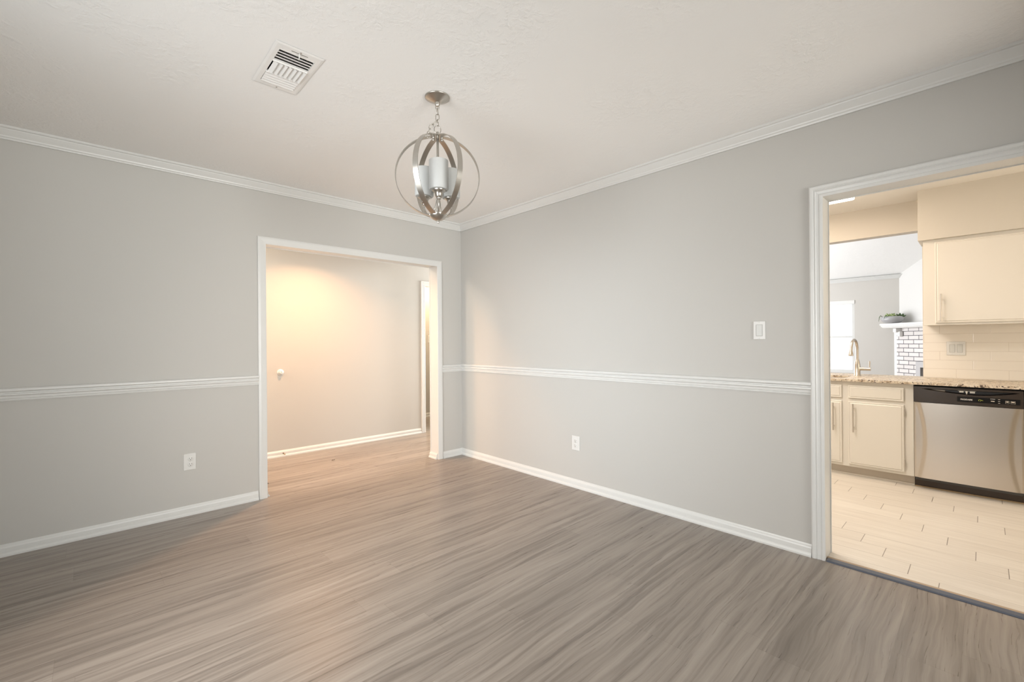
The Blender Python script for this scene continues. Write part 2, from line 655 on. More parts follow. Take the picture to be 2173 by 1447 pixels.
# window frames (behind the camera)
bm = B()
for (a, b) in (((XL - 0.09, w1[0], w1[2]), (XL - 0.05, w1[0] + .045, w1[3])), ((XL - 0.09, w1[1] - .045, w1[2]), (XL - 0.05, w1[1], w1[3])),
               ((XL - 0.088, w1[0] + .045, w1[2]), (XL - 0.052, w1[1] - .045, w1[2] + .045)), ((XL - 0.088, w1[0] + .045, w1[3] - .045), (XL - 0.052, w1[1] - .045, w1[3])),
               ((XL - 0.085, w1[0] + .045, 1.33), (XL - 0.055, w1[1] - .045, 1.365))):
    box(bm, a, b)
struct('window_1', bm, M['trim'], 'white sash window in the side wall', 'window')
bm = B()
for (a, b) in (((w2[0], YB - 0.09, w2[2]), (w2[0] + .045, YB - 0.05, w2[3])), ((w2[1] - .045, YB - 0.09, w2[2]), (w2[1], YB - 0.05, w2[3])),
               ((w2[0] + .045, YB - 0.088, w2[2]), (w2[1] - .045, YB - 0.052, w2[2] + .045)), ((w2[0] + .045, YB - 0.088, w2[3] - .045), (w2[1] - .045, YB - 0.052, w2[3])),
               ((w2[0] + .045, YB - 0.085, 1.20), (w2[1] - .045, YB - 0.055, 1.235))):
    box(bm, a, b)
struct('window_added', bm, M['trim'], 'added wide white window of the unseen room behind the camera', 'window')  # made-up window around the rear fill lights

# hall walls
DX0, DX1, DH = 3.232, 4.02, 1.945       # doorway in the hall wall
bm = B()
box(bm, (HX0, HY, 0), (DX0 - 0.012, HY + T, CH))
box(bm, (DX1 + 0.012, HY, 0), (HX1, HY + T, CH))
box(bm, (DX0 - 0.012, HY, DH + 0.012), (DX1 + 0.012, HY + T, CH))
struct('wall_hall', bm, M['wall'], 'plain greige hall wall seen through the wide opening', 'wall')
bm = B()
box(bm, (HX0 - T, BK + T, 0), (HX0, 6.30, CH))
box(bm, (HX1, BK + T, 0), (HX1 + T, 6.30, CH))
box(bm, (HX0, BK, 0), (XL - T, BK + T, CH))
box(bm, (A + T, BK, 0), (HX1 + T, BK + T, CH))
struct('wall_hall_ends', bm, M['wall'], 'end walls closing the hall', 'wall')
bm = B()
box(bm, (2.6, 6.13, 0), (HX1, 6.13 + T, CH))
box(bm, (2.5, HY + T, 0), (2.6, 6.26, CH))
struct('wall_back_room', bm, M['wall'], 'greige wall of the room beyond the hall doorway', 'wall')

# kitchen walls
bm = B()
box(bm, (KX, -2.2, 0), (KX + 0.12, 0.376, CH))              # wall right of the pass-through
box(bm, (KX, 0.376, 0), (KX + 0.12, 1.9, 0.825))            # half wall under the counter
box(bm, (KX, 0.376, 2.165), (KX + 0.12, 1.9, CH))           # header
box(bm, (KX, 1.9, 0), (KX + 0.12, 2.4, CH))
struct('wall_kitchen', bm, M['kit_wall'], 'warm-lit kitchen wall with the pass-through to the living room', 'wall')
bm = B()
box(bm, (A + T, 2.4, 0), (KX + .12, 2.5, CH))
box(bm, (A + T, -2.3, 0), (KX + .12, -2.2, CH))
struct('wall_kitchen_ends', bm, M['kit_wall'], 'end walls closing the kitchen', 'wall')
# soffit above the wall cabinets
bm = B()
box(bm, (5.085, -2.2, 2.018), (KX, 0.380, CH))
struct('wall_soffit', bm, M['kit_wall'], 'boxed soffit above the kitchen wall cabinet', 'soffit')

# living room
LX = 10.70
bm = B()
LW = (1.712, 2.65, 0.54, 1.935)          # window
box(bm, (LX, -1.5, 0), (LX + .15, LW[0], 4.2))
box(bm, (LX, LW[1], 0), (LX + .15, 4.6, 4.2))
box(bm, (LX, LW[0], 0), (LX + .15, LW[1], LW[2]))
box(bm, (LX, LW[0], LW[3]), (LX + .15, LW[1], 4.2))
struct('wall_living', bm, M['liv_wall'], 'pale far wall of the living room with a bright window', 'wall')
bm = B()
box(bm, (KX + .12, 4.55, 0), (LX, 4.7, 4.4))
box(bm, (KX + .12, -1.6, 0), (LX + .15, -1.5, 4.4))
struct('wall_living_ends', bm, M['liv_wall'], 'side walls of the living room', 'wall')
bm = B()
box(bm, (KX, -1.5, CH), (KX + .12, 4.6, 4.4))
struct('wall_living_gable', bm, M['liv_wall'], 'living room wall above the kitchen', 'wall')
# diagonal chimney wall across the corner: x - y = 9.645
bm = B()
q0, q1 = Vector((LX + .10, 1.155, 0)), Vector((8.9, -0.745, 0))
nn = Vector((0.7071, -0.7071, 0)) * 0.12
f = [q0, q1, q1 + nn, q0 + nn]
vs0 = [bm.verts.new(v) for v in f]
vs1 = [bm.verts.new(v + Vector((0, 0, 4.2))) for v in f]
bm.faces.new(vs0); bm.faces.new(vs1)
for k in range(4):
    bm.faces.new((vs0[k], vs0[(k + 1) % 4], vs1[(k + 1) % 4], vs1[k]))
struct('wall_chimney', bm, paint('chimney_wall_paint', (0.74, 0.735, 0.72), 0.55), 'white diagonal wall above the corner fireplace', 'wall')
# vaulted ceiling
bm = B()
pts = [(LX + .15, 2.362 - .09), (7.8, 2.362 + .6 * 2.9), (KX + .12, 4.10), (KX + .12, 4.22), (7.8, 4.22), (LX + .15, 2.40)]
a = [bm.verts.new((x, -1.5, z)) for x, z in pts]
b = [bm.verts.new((x, 4.6, z)) for x, z in pts]
bm.faces.new(a); bm.faces.new(b)
for k in range(6):
    bm.faces.new((a[k], a[(k + 1) % 6], b[(k + 1) % 6], b[k]))
struct('ceiling_living', bm, M['ceil'], 'bright vaulted living room ceiling', 'ceiling')
# living window
win = empty('window_3', (LX, 2.18, LW[2]), 'bright window in the far living room wall with a white shade rail', 'window', kind='structure')
bm = B()
for (a, b) in (((LX + .03, LW[0], LW[2]), (LX + .09, LW[0] + .04, LW[3])), ((LX + .03, LW[1] - .04, LW[2]), (LX + .09, LW[1], LW[3])),
               ((LX + .035, LW[0] + .04, LW[2]), (LX + .085, LW[1] - .04, LW[2] + .05)), ((LX + .035, LW[0] + .04, LW[3] - .05), (LX + .085, LW[1] - .04, LW[3])),
               ((LX + .04, LW[0] + .04, 1.22), (LX + .08, LW[1] - .04, 1.25))):
    box(bm, a, b)
obj('window_frame', bm, M['trim'], win)
bm = B()
box(bm, (LX + .055, LW[0] + .04, LW[2] + .05), (LX + .06, LW[1] - .04, LW[3] - .05))
gt = NT('window_glass')
gt.set(color=(1, 1, 1), rough=0.02, trans=1.0)
gt.b.inputs['IOR'].default_value = 1.05
obj('pane', bm, gt.m, win)
bm = B()
box(bm, (LX - .012, LW[0] - .005, LW[3] - .065), (LX + .035, LW[1] + .005, LW[3] + .004), 0.004)
obj('shade_rail', bm, M['white_board'], win)
bm = B()
box(bm, (10.85, -2, -0.25), (18, 8, -0.15))
struct('ground_patio', bm, plain('pale_concrete', (0.88, 0.88, 0.87), 0.8), 'pale concrete patio outside the living room', 'ground')

# ------------------------------------------------------------------ trims
CROWN = [(0, 2.371), (0.010, 2.371), (0.013, 2.379), (0.018, 2.384), (0.020, 2.391), (0.030, 2.405), (0.040, 2.420), (0.042, 2.425), (0.050, 2.428), (0.053, 2.433), (0.053, 2.44), (0, 2.44)]
bm = sweep(B(), CROWN, (XL, BK, 0), (A, BK, 0), (0, -1, 0))
struct('trim_1', bm, M['trim'], 'white crown moulding along the back wall', 'crown moulding')
bm = sweep(B(), CROWN, (A, BK, 0), (A, YR, 0), (-1, 0, 0))
struct('trim_2', bm, M['trim'], 'white crown moulding along the right wall', 'crown moulding')
RAIL = [(0, 0), (0.008, 0), (0.010, 0.006), (0.007, 0.010), (0.011, 0.015), (0.012, 0.026), (0.016, 0.031), (0.019, 0.034), (0.018, 0.040), (0.011, 0.045),
        (0.011, 0.049), (0.018, 0.053), (0.022, 0.058), (0.022, 0.066), (0.018, 0.071), (0.012, 0.074), (0, 0.074)]


def rail(z0):
    return [(o, u + z0) for o, u in RAIL]


bm = sweep(B(), rail(0.879), (XL, BK, 0), (0.941, BK, 0), (0, -1, 0))
struct('trim_3', bm, M['trim'], 'white chair rail on the back wall left of the opening', 'chair rail')
bm = sweep(B(), rail(0.885), (2.633, BK, 0), (A, BK, 0), (0, -1, 0))
struct('trim_4', bm, M['trim'], 'short white chair rail between the opening and the corner', 'chair rail')
bm = sweep(B(), rail(0.888), (A, BK, 0), (A, 0.652, 0), (-1, 0, 0))
struct('trim_5', bm, M['trim'], 'white chair rail along the right wall', 'chair rail')
BASE = [(0, 0), (0.022, 0), (0.022, 0.010), (0.017, 0.020), (0.012, 0.023), (0.012, 0.046), (0.010, 0.053), (0.005, 0.060), (0.003, 0.066), (0, 0.067)]
bm = sweep(B(), BASE, (XL, BK, 0), (0.936, BK, 0), (0, -1, 0))
struct('baseboard_back', bm, M['trim'], 'white baseboard on the back wall left of the opening', 'baseboard')
bm = sweep(B(), BASE, (2.637, BK, 0), (A, BK, 0), (0, -1, 0))
struct('baseboard_corner', bm, M['trim'], 'short white baseboard between the opening and the corner', 'baseboard')
bm = sweep(B(), BASE, (A, BK, 0), (A, 0.658, 0), (-1, 0, 0))
struct('baseboard_right', bm, M['trim'], 'white baseboard along the right wall', 'baseboard')
bm = sweep(B(), BASE, (HX0, HY, 0), (DX0 - 0.062, HY, 0), (0, -1, 0))
struct('baseboard_hall', bm, M['trim'], 'white baseboard along the hall wall', 'baseboard')
bm = sweep(B(), BASE, (2.6, 6.13, 0), (HX1, 6.13, 0), (0, -1, 0))
struct('baseboard_back_room', bm, M['trim'], 'white baseboard in the room beyond the hall', 'baseboard')
bm = sweep(B(), [(o, u - 0.078) for o, u in CROWN], (LX, -1.4, 0), (LX, 4.5, 0), (-1, 0, 0))
struct('trim_6', bm, M['trim'], 'white moulding at the top of the far living room wall', 'crown moulding')

# cased openings
FLAT = [(-0.004, 0.0), (-0.004, 0.011), (0.002, 0.013), (0.036, 0.016), (0.046, 0.015), (0.053, 0.012), (0.053, 0.0)]
RIDGED = [(-0.004, 0.0), (-0.004, 0.010), (0.004, 0.013), (0.010, 0.013), (0.013, 0.010), (0.026, 0.012), (0.031, 0.016), (0.036, 0.013), (0.041, 0.017), (0.052, 0.018), (0.058, 0.014), (0.058, 0.0)]
JAMB = 0.012
d1 = empty('door_1', ((O1A + O1B) / 2, BK + T / 2, 0), 'wide white-cased opening from the dining room to the hall', 'doorway', kind='structure')
bm = B()
box(bm, (O1A - JAMB, BK - .001, 0), (O1A, BK + T + .001, O1H))
box(bm, (O1B, BK - .001, 0), (O1B + JAMB, BK + T + .001, O1H))
box(bm, (O1A - JAMB, BK - .001, O1H), (O1B + JAMB, BK + T + .001, O1H + JAMB))
obj('jamb', bm, M['trim'], d1)
bm = casing(B(), FLAT, lambda h, z, t: (h, BK - t, z), O1A, O1B, O1H)
obj('casing', bm, M['trim'], d1)
bm = casing(B(), FLAT, lambda h, z, t: (h, BK + T + t, z), O1A, O1B, O1H)
obj('casing', bm, M['trim'], d1)
for sx, xx in ((1, O1A), (-1, O1B)):
    bm = sweep(B(), [(o * 1.15, u * 0.86) for o, u in BASE], (xx, BK + 0.012, 0), (xx, BK + T + 0.012, 0), (sx, 0, 0))
    obj('jamb_baseboard', bm, M['trim'], d1)

d2 = empty('door_2', (A + T / 2, (O2A + O2B) / 2, 0), 'white-cased opening from the dining room to the kitchen', 'doorway', kind='structure')
bm = B()
box(bm, (A - .001, O2B, 0), (A + T + .001, O2B + JAMB, O2H))
box(bm, (A - .001, O2A - JAMB, 0), (A + T + .001, O2A, O2H))
box(bm, (A - .001, O2A - JAMB, O2H), (A + T + .001, O2B + JAMB, O2H + JAMB))
obj('jamb', bm, M['trim'], d2)
bm = casing(B(), RIDGED, lambda h, z, t: (A - t, h, z), O2A, O2B, O2H)
obj('casing', bm, M['trim'], d2)
bm = casing(B(), RIDGED, lambda h, z, t: (A + T + t, h, z), O2A, O2B, O2H)
obj('casing', bm, M['trim'], d2)

d3 = empty('door_3', ((DX0 + DX1) / 2, HY + T / 2, 0), 'white-cased doorway in the hall wall at its right end', 'doorway', kind='structure')
bm = B()
box(bm, (DX0 - JAMB, HY - .001, 0), (DX0, HY + T + .001, DH))
box(bm, (DX1, HY - .001, 0), (DX1 + JAMB, HY + T + .001, DH))
box(bm, (DX0 - JAMB, HY - .001, DH), (DX1 + JAMB, HY + T + .001, DH + JAMB))
obj('jamb', bm, M['trim'], d3)
bm = casing(B(), RIDGED, lambda h, z, t: (h, HY - t, z), DX0, DX1, DH)
obj('casing', bm, M['trim'], d3)

# threshold strip between plank floor and tile
bm = sweep(B(), [(0, 0), (0.0, 0.003), (0.006, 0.0075), (0.044, 0.0075), (0.050, 0.004), (0.050, 0)], (2.870, O2B - 0.008, 0), (2.870, O2A, 0), (1, 0, 0))
th = empty('threshold_strip', (2.91, (O2A + O2B) / 2, 0), 'slate-grey threshold strip on the floor of the kitchen opening', 'threshold', kind='structure')
obj('strip', bm, plain('slate_strip', (0.085, 0.10, 0.135), 0.35), th)
bm = sweep(B(), [(0, 0), (0.0, 0.004), (0.012, 0.006), (0.024, 0.003), (0.030, 0.0)], (2.920, O2B - 0.001, 0), (2.920, O2A, 0), (1, 0, 0))
obj('tan_edge', bm, plain('tan_edging', (0.40, 0.30, 0.21), 0.5), th)


# ------------------------------------------------------------------ wall plates
def outlet(label, to3, w, h, cw=0.0, group=None):
    """to3(a, b, t): a across, b up, t off the wall"""
    c = Vector(to3(0, 0, 0))
    root = empty('wall_outlet', c, label, 'outlet', group)

    def pbox(a0, b0, a1, b1, t0, t1, bev=0.0):
        bm_ = B()
        box(bm_, to3(a0, b0, t0), to3(a1, b1, t1), bev)
        return bm_
    obj('cover_plate', pbox(-w / 2, -h / 2, w / 2, h / 2, 0.0005, 0.006, 0.0022), M['plastic'], root)
    nrm = Vector(to3(0, 0, 1)) - Vector(to3(0, 0, 0))
    for s in (1, -1):
        bm_ = B()
        lathe(bm_, [(0.0, 0.0058), (0.0165, 0.0058), (0.0168, 0.0072), (0.0155, 0.0082), (0.0, 0.0082)], to3(cw, s * 0.0195, 0), nrm, 28)
        rec = obj('receptacle', bm_, M['plastic'], root, smooth=True, autos=40)
        bm_ = B()
        for dx in (-0.0063, 0.0063):
            box(bm_, to3(cw + dx - 0.0011, s * 0.0195 + 0.001, 0.0080), to3(cw + dx + 0.0011, s * 0.0195 + 0.0085, 0.0086))
        lathe(bm_, [(0.0, 0.0080), (0.0024, 0.0080), (0.0024, 0.0086), (0.0, 0.0086)], to3(cw, s * 0.0195 - 0.0065, 0), nrm, 12)
        obj('slot', bm_, M['slot'], rec)
    bm_ = B()
    lathe(bm_, [(0.0, 0.0058), (0.003, 0.0058), (0.0026, 0.0072), (0.0, 0.0075)], to3(cw, 0, 0), nrm, 12)
    obj('screw', bm_, M['plastic'], root, smooth=True)
    return root


# back wall outlet (wide plate, tipped slightly)
def back3(cx, cz, tilt=0.0):
    ca, sa = math.cos(tilt), math.sin(tilt)
    return lambda a, b, t: (cx + a * ca - b * sa, BK - t, cz + a * sa + b * ca)


outlet('white duplex outlet low on the back wall left of the hall opening', back3(0.507, 0.372), 0.072, 0.115, 0.004)
outlet('white duplex outlet low on the right wall under the chair rail', lambda a, b, t: (A - t, 2.297 - a, 0.362 + b), 0.078, 0.117)


def rocker(label, to3, w, h, n=1, name='light_switch', cat='light switch'):
    root = empty(name, Vector(to3(0, 0, 0)), label, cat)
    bm_ = B()
    box(bm_, to3(-w / 2, -h / 2, 0.0005), to3(w / 2, h / 2, 0.0065), 0.0025)
    obj('cover_plate', bm_, M['plastic'], root)
    nrm = Vector(to3(0, 0, 1)) - Vector(to3(0, 0, 0))
    for k in range(n):
        cx = (k - (n - 1) / 2) * 0.046
        bm_ = B()
        box(bm_, to3(cx - 0.0180, -0.0345, 0.0060), to3(cx + 0.0180, 0.0345, 0.0068))
        obj('bezel_gap', bm_, plain('switch_gap', (0.42, 0.42, 0.40), 0.5), root)
        bm_ = B()
        box(bm_, to3(cx - 0.0158, -0.0325, 0.0064), to3(cx + 0.0158, 0.0325, 0.0088), 0.001)
        obj('rocker', bm_, M['plastic_shade'], root)
        for s in (-1, 1):
            bm_ = B()
            lathe(bm_, [(0.0, 0.006), (0.0028, 0.006), (0.0024, 0.0074), (0.0, 0.0076)], to3(cx, s * 0.0475, 0), nrm, 10)
            obj('screw', bm_, M['plastic_shade'], root)
    return root


rocker('white rocker light switch on the right wall beside the kitchen opening', lambda a, b, t: (A - t, 0.9135 - a, 1.251 + b), 0.066, 0.108)
rocker('white light switch glimpsed through the hall doorway', lambda a, b, t: (3.975 + a, 6.13 - t, 1.248 + b), 0.072, 0.117)
rocker('cream double rocker switch on the kitchen backsplash', lambda a, b, t: (KX - 0.008 - t, 0.166 - a, 1.107 + b), 0.116, 0.117, 2)

# ------------------------------------------------------------------ hall details
bmp = empty('door_bumper', (1.462, HY, 0.884), 'round white wall bumper on the hall wall', 'door stop')
bm = lathe(B(), [(0, 0), (0.034, 0), (0.034, 0.004), (0.030, 0.009), (0.021, 0.012), (0.020, 0.013)], (1.462, HY, 0.889), (0, -1, 0), 32)
obj('base_plate', bm, M['plastic'], bmp, smooth=True, autos=50)
bm = lathe(B(), [(0.019, 0.011), (0.019, 0.024), (0.016, 0.030), (0.009, 0.032), (0.006, 0.029), (0.0, 0.028)], (1.462, HY, 0.889), (0, -1, 0), 28)
obj('rubber_cup', bm, M['plastic'], bmp, smooth=True, autos=50)
sp = empty('spring_door_stop', (1.480, HY - 0.014, 0.036), 'small brown spring door stop on the hall baseboard', 'door stop')
bm = B()
hp = [(1.480 + 0.006 * math.cos(k * 0.9), HY - 0.013 - 0.0011 * k, 0.036 + 0.006 * math.sin(k * 0.9)) for k in range(44)]
tube(bm, hp, 0.0012, 6)
obj('spring', bm, plain('aged_brass', (0.30, 0.20, 0.11), 0.4, metal=0.8), sp, smooth=True)
bm = lathe(B(), [(0, 0.045), (0.007, 0.045), (0.0085, 0.050), (0.0075, 0.060), (0.0, 0.062)], (1.480, HY - 0.012, 0.036), (0, -1, 0), 14)
obj('rubber_tip', bm, plain('tan_rubber', (0.45, 0.36, 0.26), 0.6), sp, smooth=True)


def leaf(name, label, c, L, wd_, rot, col, lift=0.002):
    bm_ = B()
    n = 8
    top, bot = [], []
    ca, sa = math.cos(rot), math.sin(rot)
    for k in range(n + 1):
        u = k / n
        hw = wd_ * math.sin(math.pi * min(1, u * 0.97 + 0.02)) ** 0.8
        zz = lift + 0.004 * math.sin(u * 5) ** 2
        for s, arr in ((1, top), (-1, bot)):
            lx, ly = (u - 0.5) * L, s * hw
            arr.append(bm_.verts.new((c[0] + lx * ca - ly * sa, c[1] + lx * sa + ly * ca, zz + abs(ly) * 0.25)))
    for k in range(n):
        bm_.faces.new((top[k], top[k + 1], bot[k + 1], bot[k]))
    r = bmesh.ops.solidify(bm_, geom=list(bm_.faces), thickness=0.0012)
    o = obj(name, bm_, plain(name + '_brown', col, 0.7))
    return tag(o, label, 'leaf')


leaf('dry_leaf', 'small dry brown leaf on the hall floor', (1.80, 4.565), 0.042, 0.007, 0.35, (0.075, 0.05, 0.035))
leaf('leaf_scrap', 'tiny dark scrap on the floor behind the left jamb', (1.092, 4.195), 0.030, 0.012, 1.2, (0.02, 0.017, 0.014))

# ------------------------------------------------------------------ ceiling vent
v = empty('ceiling_vent', (0.658, 2.170, CH), 'white rectangular air register in the ceiling near the pendant', 'vent')
zf = CH - 0.005
bm = B()
ox0, ox1, oy0, oy1 = 0.561, 0.757, 1.980, 2.362
ix0, ix1, iy0, iy1 = 0.588, 0.731, 2.024, 2.320
loops = []
for (x0, x1, y0, y1, z) in ((ox0 + .012, ox1 - .012, oy0 + .012, oy1 - .012, CH - .0003), (ox0 + .010, ox1 - .010, oy0 + .010, oy1 - .010, CH - .0020), (ox0, ox1, oy0, oy1, CH - .0022), (ox0, ox1, oy0, oy1, CH - .0030), (ox0 + .010, ox1 - .010, oy0 + .010, oy1 - .010, zf), (ix0, ix1, iy0, iy1, zf), (ix0, ix1, iy0, iy1, CH + 0.004)):
    loops.append([bm.verts.new(p) for p in ((x0, y0, z), (x1, y0, z), (x1, y1, z), (x0, y1, z))])
for a, b in zip(loops, loops[1:]):
    for k in range(4):
        bm.faces.new((a[k], a[(k + 1) % 4], b[(k + 1) % 4], b[k]))
obj('frame', bm, M['vent'], v)
bm = B()
for (a, b) in (((VX0 - .004, VY0 - .004, CH), (VX0, VY1 + .004, CH + .14)), ((VX1, VY0 - .004, CH), (VX1 + .004, VY1 + .004, CH + .14)),
               ((VX0, VY0 - .004, CH), (VX1, VY0, CH + .14)), ((VX0, VY1, CH), (VX1, VY1 + .004, CH + .14)), ((VX0 - .004, VY0 - .004, CH + .14), (VX1 + .004, VY1 + .004, CH + .144))):
    box(bm, a, b)
obj('duct', bm, M['duct'], v)


def slat(bm_, p0, p1, vec, th=0.0012):
    p0, p1, vec = Vector(p0), Vector(p1), Vector(vec)
    nrm_ = (p1 - p0).cross(vec).normalized() * th
    q = [p0, p1, p1 + vec, p0 + vec]
    a_ = [bm_.verts.new(x) for x in q]
    b_ = [bm_.verts.new(x + nrm_) for x in q]
    bm_.faces.new(a_); bm_.faces.new(b_)
    for k in range(4):
        bm_.faces.new((a_[k], a_[(k + 1) % 4], b_[(k + 1) % 4], b_[k]))


for k in range(5):                      # near blades, open towards the camera
    y0 = 2.0245 + k * 0.0212
    bm = B()
    slat(bm, (ix0 + .001, y0, CH - 0.006), (ix1 - .001, y0, CH - 0.006), (0, 0.0085, 0.0015))
    slat(bm, (ix0 + .001, y0 + .0085, CH - 0.0045), (ix1 - .001, y0 + .0085, CH - 0.0045), (0, 0.008, 0.012))
    obj('louver', bm, M['vent'], v)
for k in range(7):                      # middle blades, run the other way
    x0 = 0.5915 + k * 0.0197
    bm = B()
    slat(bm, (x0 + .0175, 2.128, CH - 0.014), (x0 + .0175, 2.228, CH - 0.014), (-0.0155, 0, 0.0085))
    slat(bm, (x0 + .0175, 2.128, CH - 0.014), (x0 + .0175, 2.228, CH - 0.014), (-0.001, 0, 0.012))
    obj('louver', bm, M['vent'], v)
for k in range(4):                      # far blades, lying almost closed
    y0 = 2.234 + k * 0.0212
    bm = B()
    slat(bm, (ix0 + .001, y0, CH - 0.003), (ix1 - .001, y0, CH - 0.003), (0, 0.0205, -0.007))
    obj('louver', bm, M['vent'], v)
bm = B()
box(bm, (ix0, 2.122, CH - 0.010), (ix1, 2.127, CH + 0.004))
obj('divider', bm, M['vent'], v)
bm = B()
box(bm, (ix0, 2.229, CH - 0.010), (ix1, 2.233, CH + 0.004))
obj('divider', bm, M['vent'], v)
for k in range(6):
    bm = B()
    x0 = 0.600 + k * 0.0235
    slat(bm, (x0, 2.026, CH + 0.022), (x0, 2.122, CH + 0.022), (0.013, 0, 0.022))
    obj('damper_blade', bm, M['damper'], v)
bm = B()
tube(bm, [(0.660, 2.006, CH - 0.006), (0.660, 2.010, CH - 0.018), (0.663, 2.022, CH - 0.020), (0.664, 2.034, CH - 0.017)], [0.0028, 0.0028, 0.0024, 0.002], 8)
obj('damper_lever', bm, M['plastic'], v, smooth=True)
bm = B()
box(bm, (0.628, 2.007, zf - 0.0006), (0.695, 2.0095, zf + 0.001))
obj('lever_slot', bm, M['slot'], v)
for yy in (1.998, 2.342):
    bm = lathe(B(), [(0, 0.0), (0.0032, 0.0), (0.0028, 0.0018), (0, 0.0022)], (0.663, yy, zf), (0, 0, -1), 12)
    obj('screw', bm, M['nickel_dark'], v)

# ------------------------------------------------------------------ pendant light
PX, PY = 1.289, 1.900
pend = empty('pendant_light', (PX, PY, CH), 'brushed nickel orb pendant light with frosted shades hanging from the ceiling', 'pendant light')
PC = Vector((PX, PY, 0))
view = Vector((PX, PY, 0)).normalized()          # from camera to pendant
side = Vector((view.y, -view.x, 0))              # to the right seen from the camera
bm = lathe(B(), [(0, 0), (0.0615, 0), (0.0630, -0.003), (0.0620, -0.006), (0.057, -0.0085), (0.040, -0.017), (0.020, -0.026), (0.012, -0.029), (0.0, -0.029)], (PX, PY, CH - 0.0003), n=48)
can = obj('canopy', bm, M['nickel'], pend, smooth=True, autos=50)
bm = lathe(B(), [(0.0, -0.028), (0.012, -0.028), (0.0125, -0.040), (0.009, -0.047), (0.0, -0.048)], (PX, PY, CH), n=24)
obj('canopy_nut', bm, M['nickel'], can, smooth=True, autos=50)


def ring_link(c, ax_long, ax_wide, hl, hw, r):
    """oval chain link"""
    c, l, w = Vector(c), Vector(ax_long).normalized(), Vector(ax_wide).normalized()
    pts_ = []
    for k in range(28):
        a_ = 2 * math.pi * k / 28
        ca_, sa_ = math.cos(a_), math.sin(a_)
        pts_.append(c + l * (hl * (abs(ca_) ** 0.8) * (1 if ca_ >= 0 else -1)) + w * hw * sa_)
    return tube(B(), pts_, r, 8, closed=True)


Z = Vector((0, 0, 1))
diag = (side + view * 0.5).normalized()
links = [((0, 0, 2.388), Z, side, 0.0135, 0.0085), ((0, 0, 2.366), Z, view + side * 0.35, 0.0170, 0.0085), ((0.0, 0, 2.337), Z, side - view * 0.2, 0.0180, 0.0088),
         ((0.002, 0, 2.309), Z, view + side * 0.3, 0.0170, 0.0085)]
for (ox, oy, zz), al, aw, hl, hw in links:
    bm = ring_link(Vector((PX, PY, zz)) + side * ox, al, aw, hl, hw, 0.0021)
    obj('chain_link', bm, M['nickel'], pend, smooth=True)
# spare links looped to the left of the hanging ring
for (sx, zz), al, aw in (((-0.014, 2.303), side * 0.75 + Z * 0.66, view), ((-0.031, 2.284), Z * 0.85 + side * 0.5, side - Z * 0.5), ((-0.042, 2.258), Z + side * 0.25, view), ((-0.044, 2.240), Z, side)):
    bm = ring_link(Vector((PX, PY, zz)) + side * sx - view * 0.012, al, aw, 0.0165, 0.0085, 0.0019)
    obj('chain_link', bm, M['nickel'], pend, smooth=True)
rv = (side * 0.96 + view * 0.2).normalized()
bm = tube(B(), [Vector((PX, PY, 2.274)) + Z * (0.021 * math.cos(k * math.pi / 16)) + rv * (0.0165 * math.sin(k * math.pi / 16)) for k in range(32)], 0.0022, 8, closed=True)
obj('hanging_ring', bm, M['nickel'], pend, smooth=True)
bm = lathe(B(), [(0, 2.262), (0.006, 2.262), (0.0075, 2.254), (0.006, 2.247), (0.0085, 2.245), (0.028, 2.2405), (0.030, 2.238), (0.028, 2.2355), (0.0, 2.2355)], PC, n=36)
obj('hub_plate', bm, M['nickel'], pend, smooth=True, autos=45)
# hoops
RX_, RZ_, GZ = 0.2095, 0.2030, 2.0350
HW, HT = 0.0135, 0.0016
for k in range(3):
    ang = k * math.pi / 3
    nrm = view * math.cos(ang) + side * math.sin(ang)
    dirh = Vector((-nrm.y, nrm.x, 0))
    bm = B()
    NS = 110
    rings = []
    RR = 0.0012 * k
    a0, a1 = math.radians(-90 + 8), math.radians(270 - 8)
    for j in range(NS + 1):
        a = a0 + (a1 - a0) * j / NS
        rad = dirh * math.cos(a) + Z * math.sin(a)
        c = Vector((PX, PY, GZ)) + dirh * (math.cos(a) * (RX_ - RR)) + Z * (math.sin(a) * (RZ_ - RR))
        rings.append([bm.verts.new(c + rad * dr + nrm * dn) for dr, dn in ((-HT, -HW), (HT, -HW), (HT, HW), (-HT, HW))])
    for j in range(NS):
        p_, q_ = rings[j], rings[j + 1]
        for i in range(4):
            bm.faces.new((p_[i], p_[(i + 1) % 4], q_[(i + 1) % 4], q_[i]))
    bm.faces.new(rings[0])
    bm.faces.new(rings[-1])
    obj('hoop', bm, M['nickel'], pend, smooth=True, autos=40)
for k in range(6):                                   # clips that hold the hoops under the hub
    a = math.pi / 6 + k * math.pi / 3
    d_ = side * math.cos(a) + view * math.sin(a)
    bm = lathe(B(), [(0, 0.0), (0.0065, 0.0), (0.0065, -0.011), (0.004, -0.014), (0, -0.014)], Vector((PX, PY, 2.2345)) + d_ * 0.024, n=14)
    obj('hub_screw', bm, M['nickel_dark'], pend, smooth=True, autos=40)
# stem
bm = tube(B(), [(PX, PY, 2.236), (PX, PY, 1.840)], 0.0062, 16)
obj('stem', bm, M['nickel'], pend, smooth=True, autos=40)
bm = lathe(B(), [(0, 1.811), (0.014, 1.8125), (0.030, 1.820), (0.041, 1.830), (0.0465, 1.839), (0.0470, 1.8425), (0.044, 1.8435), (0.0, 1.8435)], PC, n=40)
bowl = obj('bottom_bowl', bm, M['nickel'], pend, smooth=True, autos=45)
bm = lathe(B(), [(0, 1.7985), (0.0035, 1.799), (0.0055, 1.8015), (0.0055, 1.807), (0.004, 1.811), (0.0, 1.812)], PC, n=18)
obj('finial', bm, M['nickel'], bowl, smooth=True, autos=45)
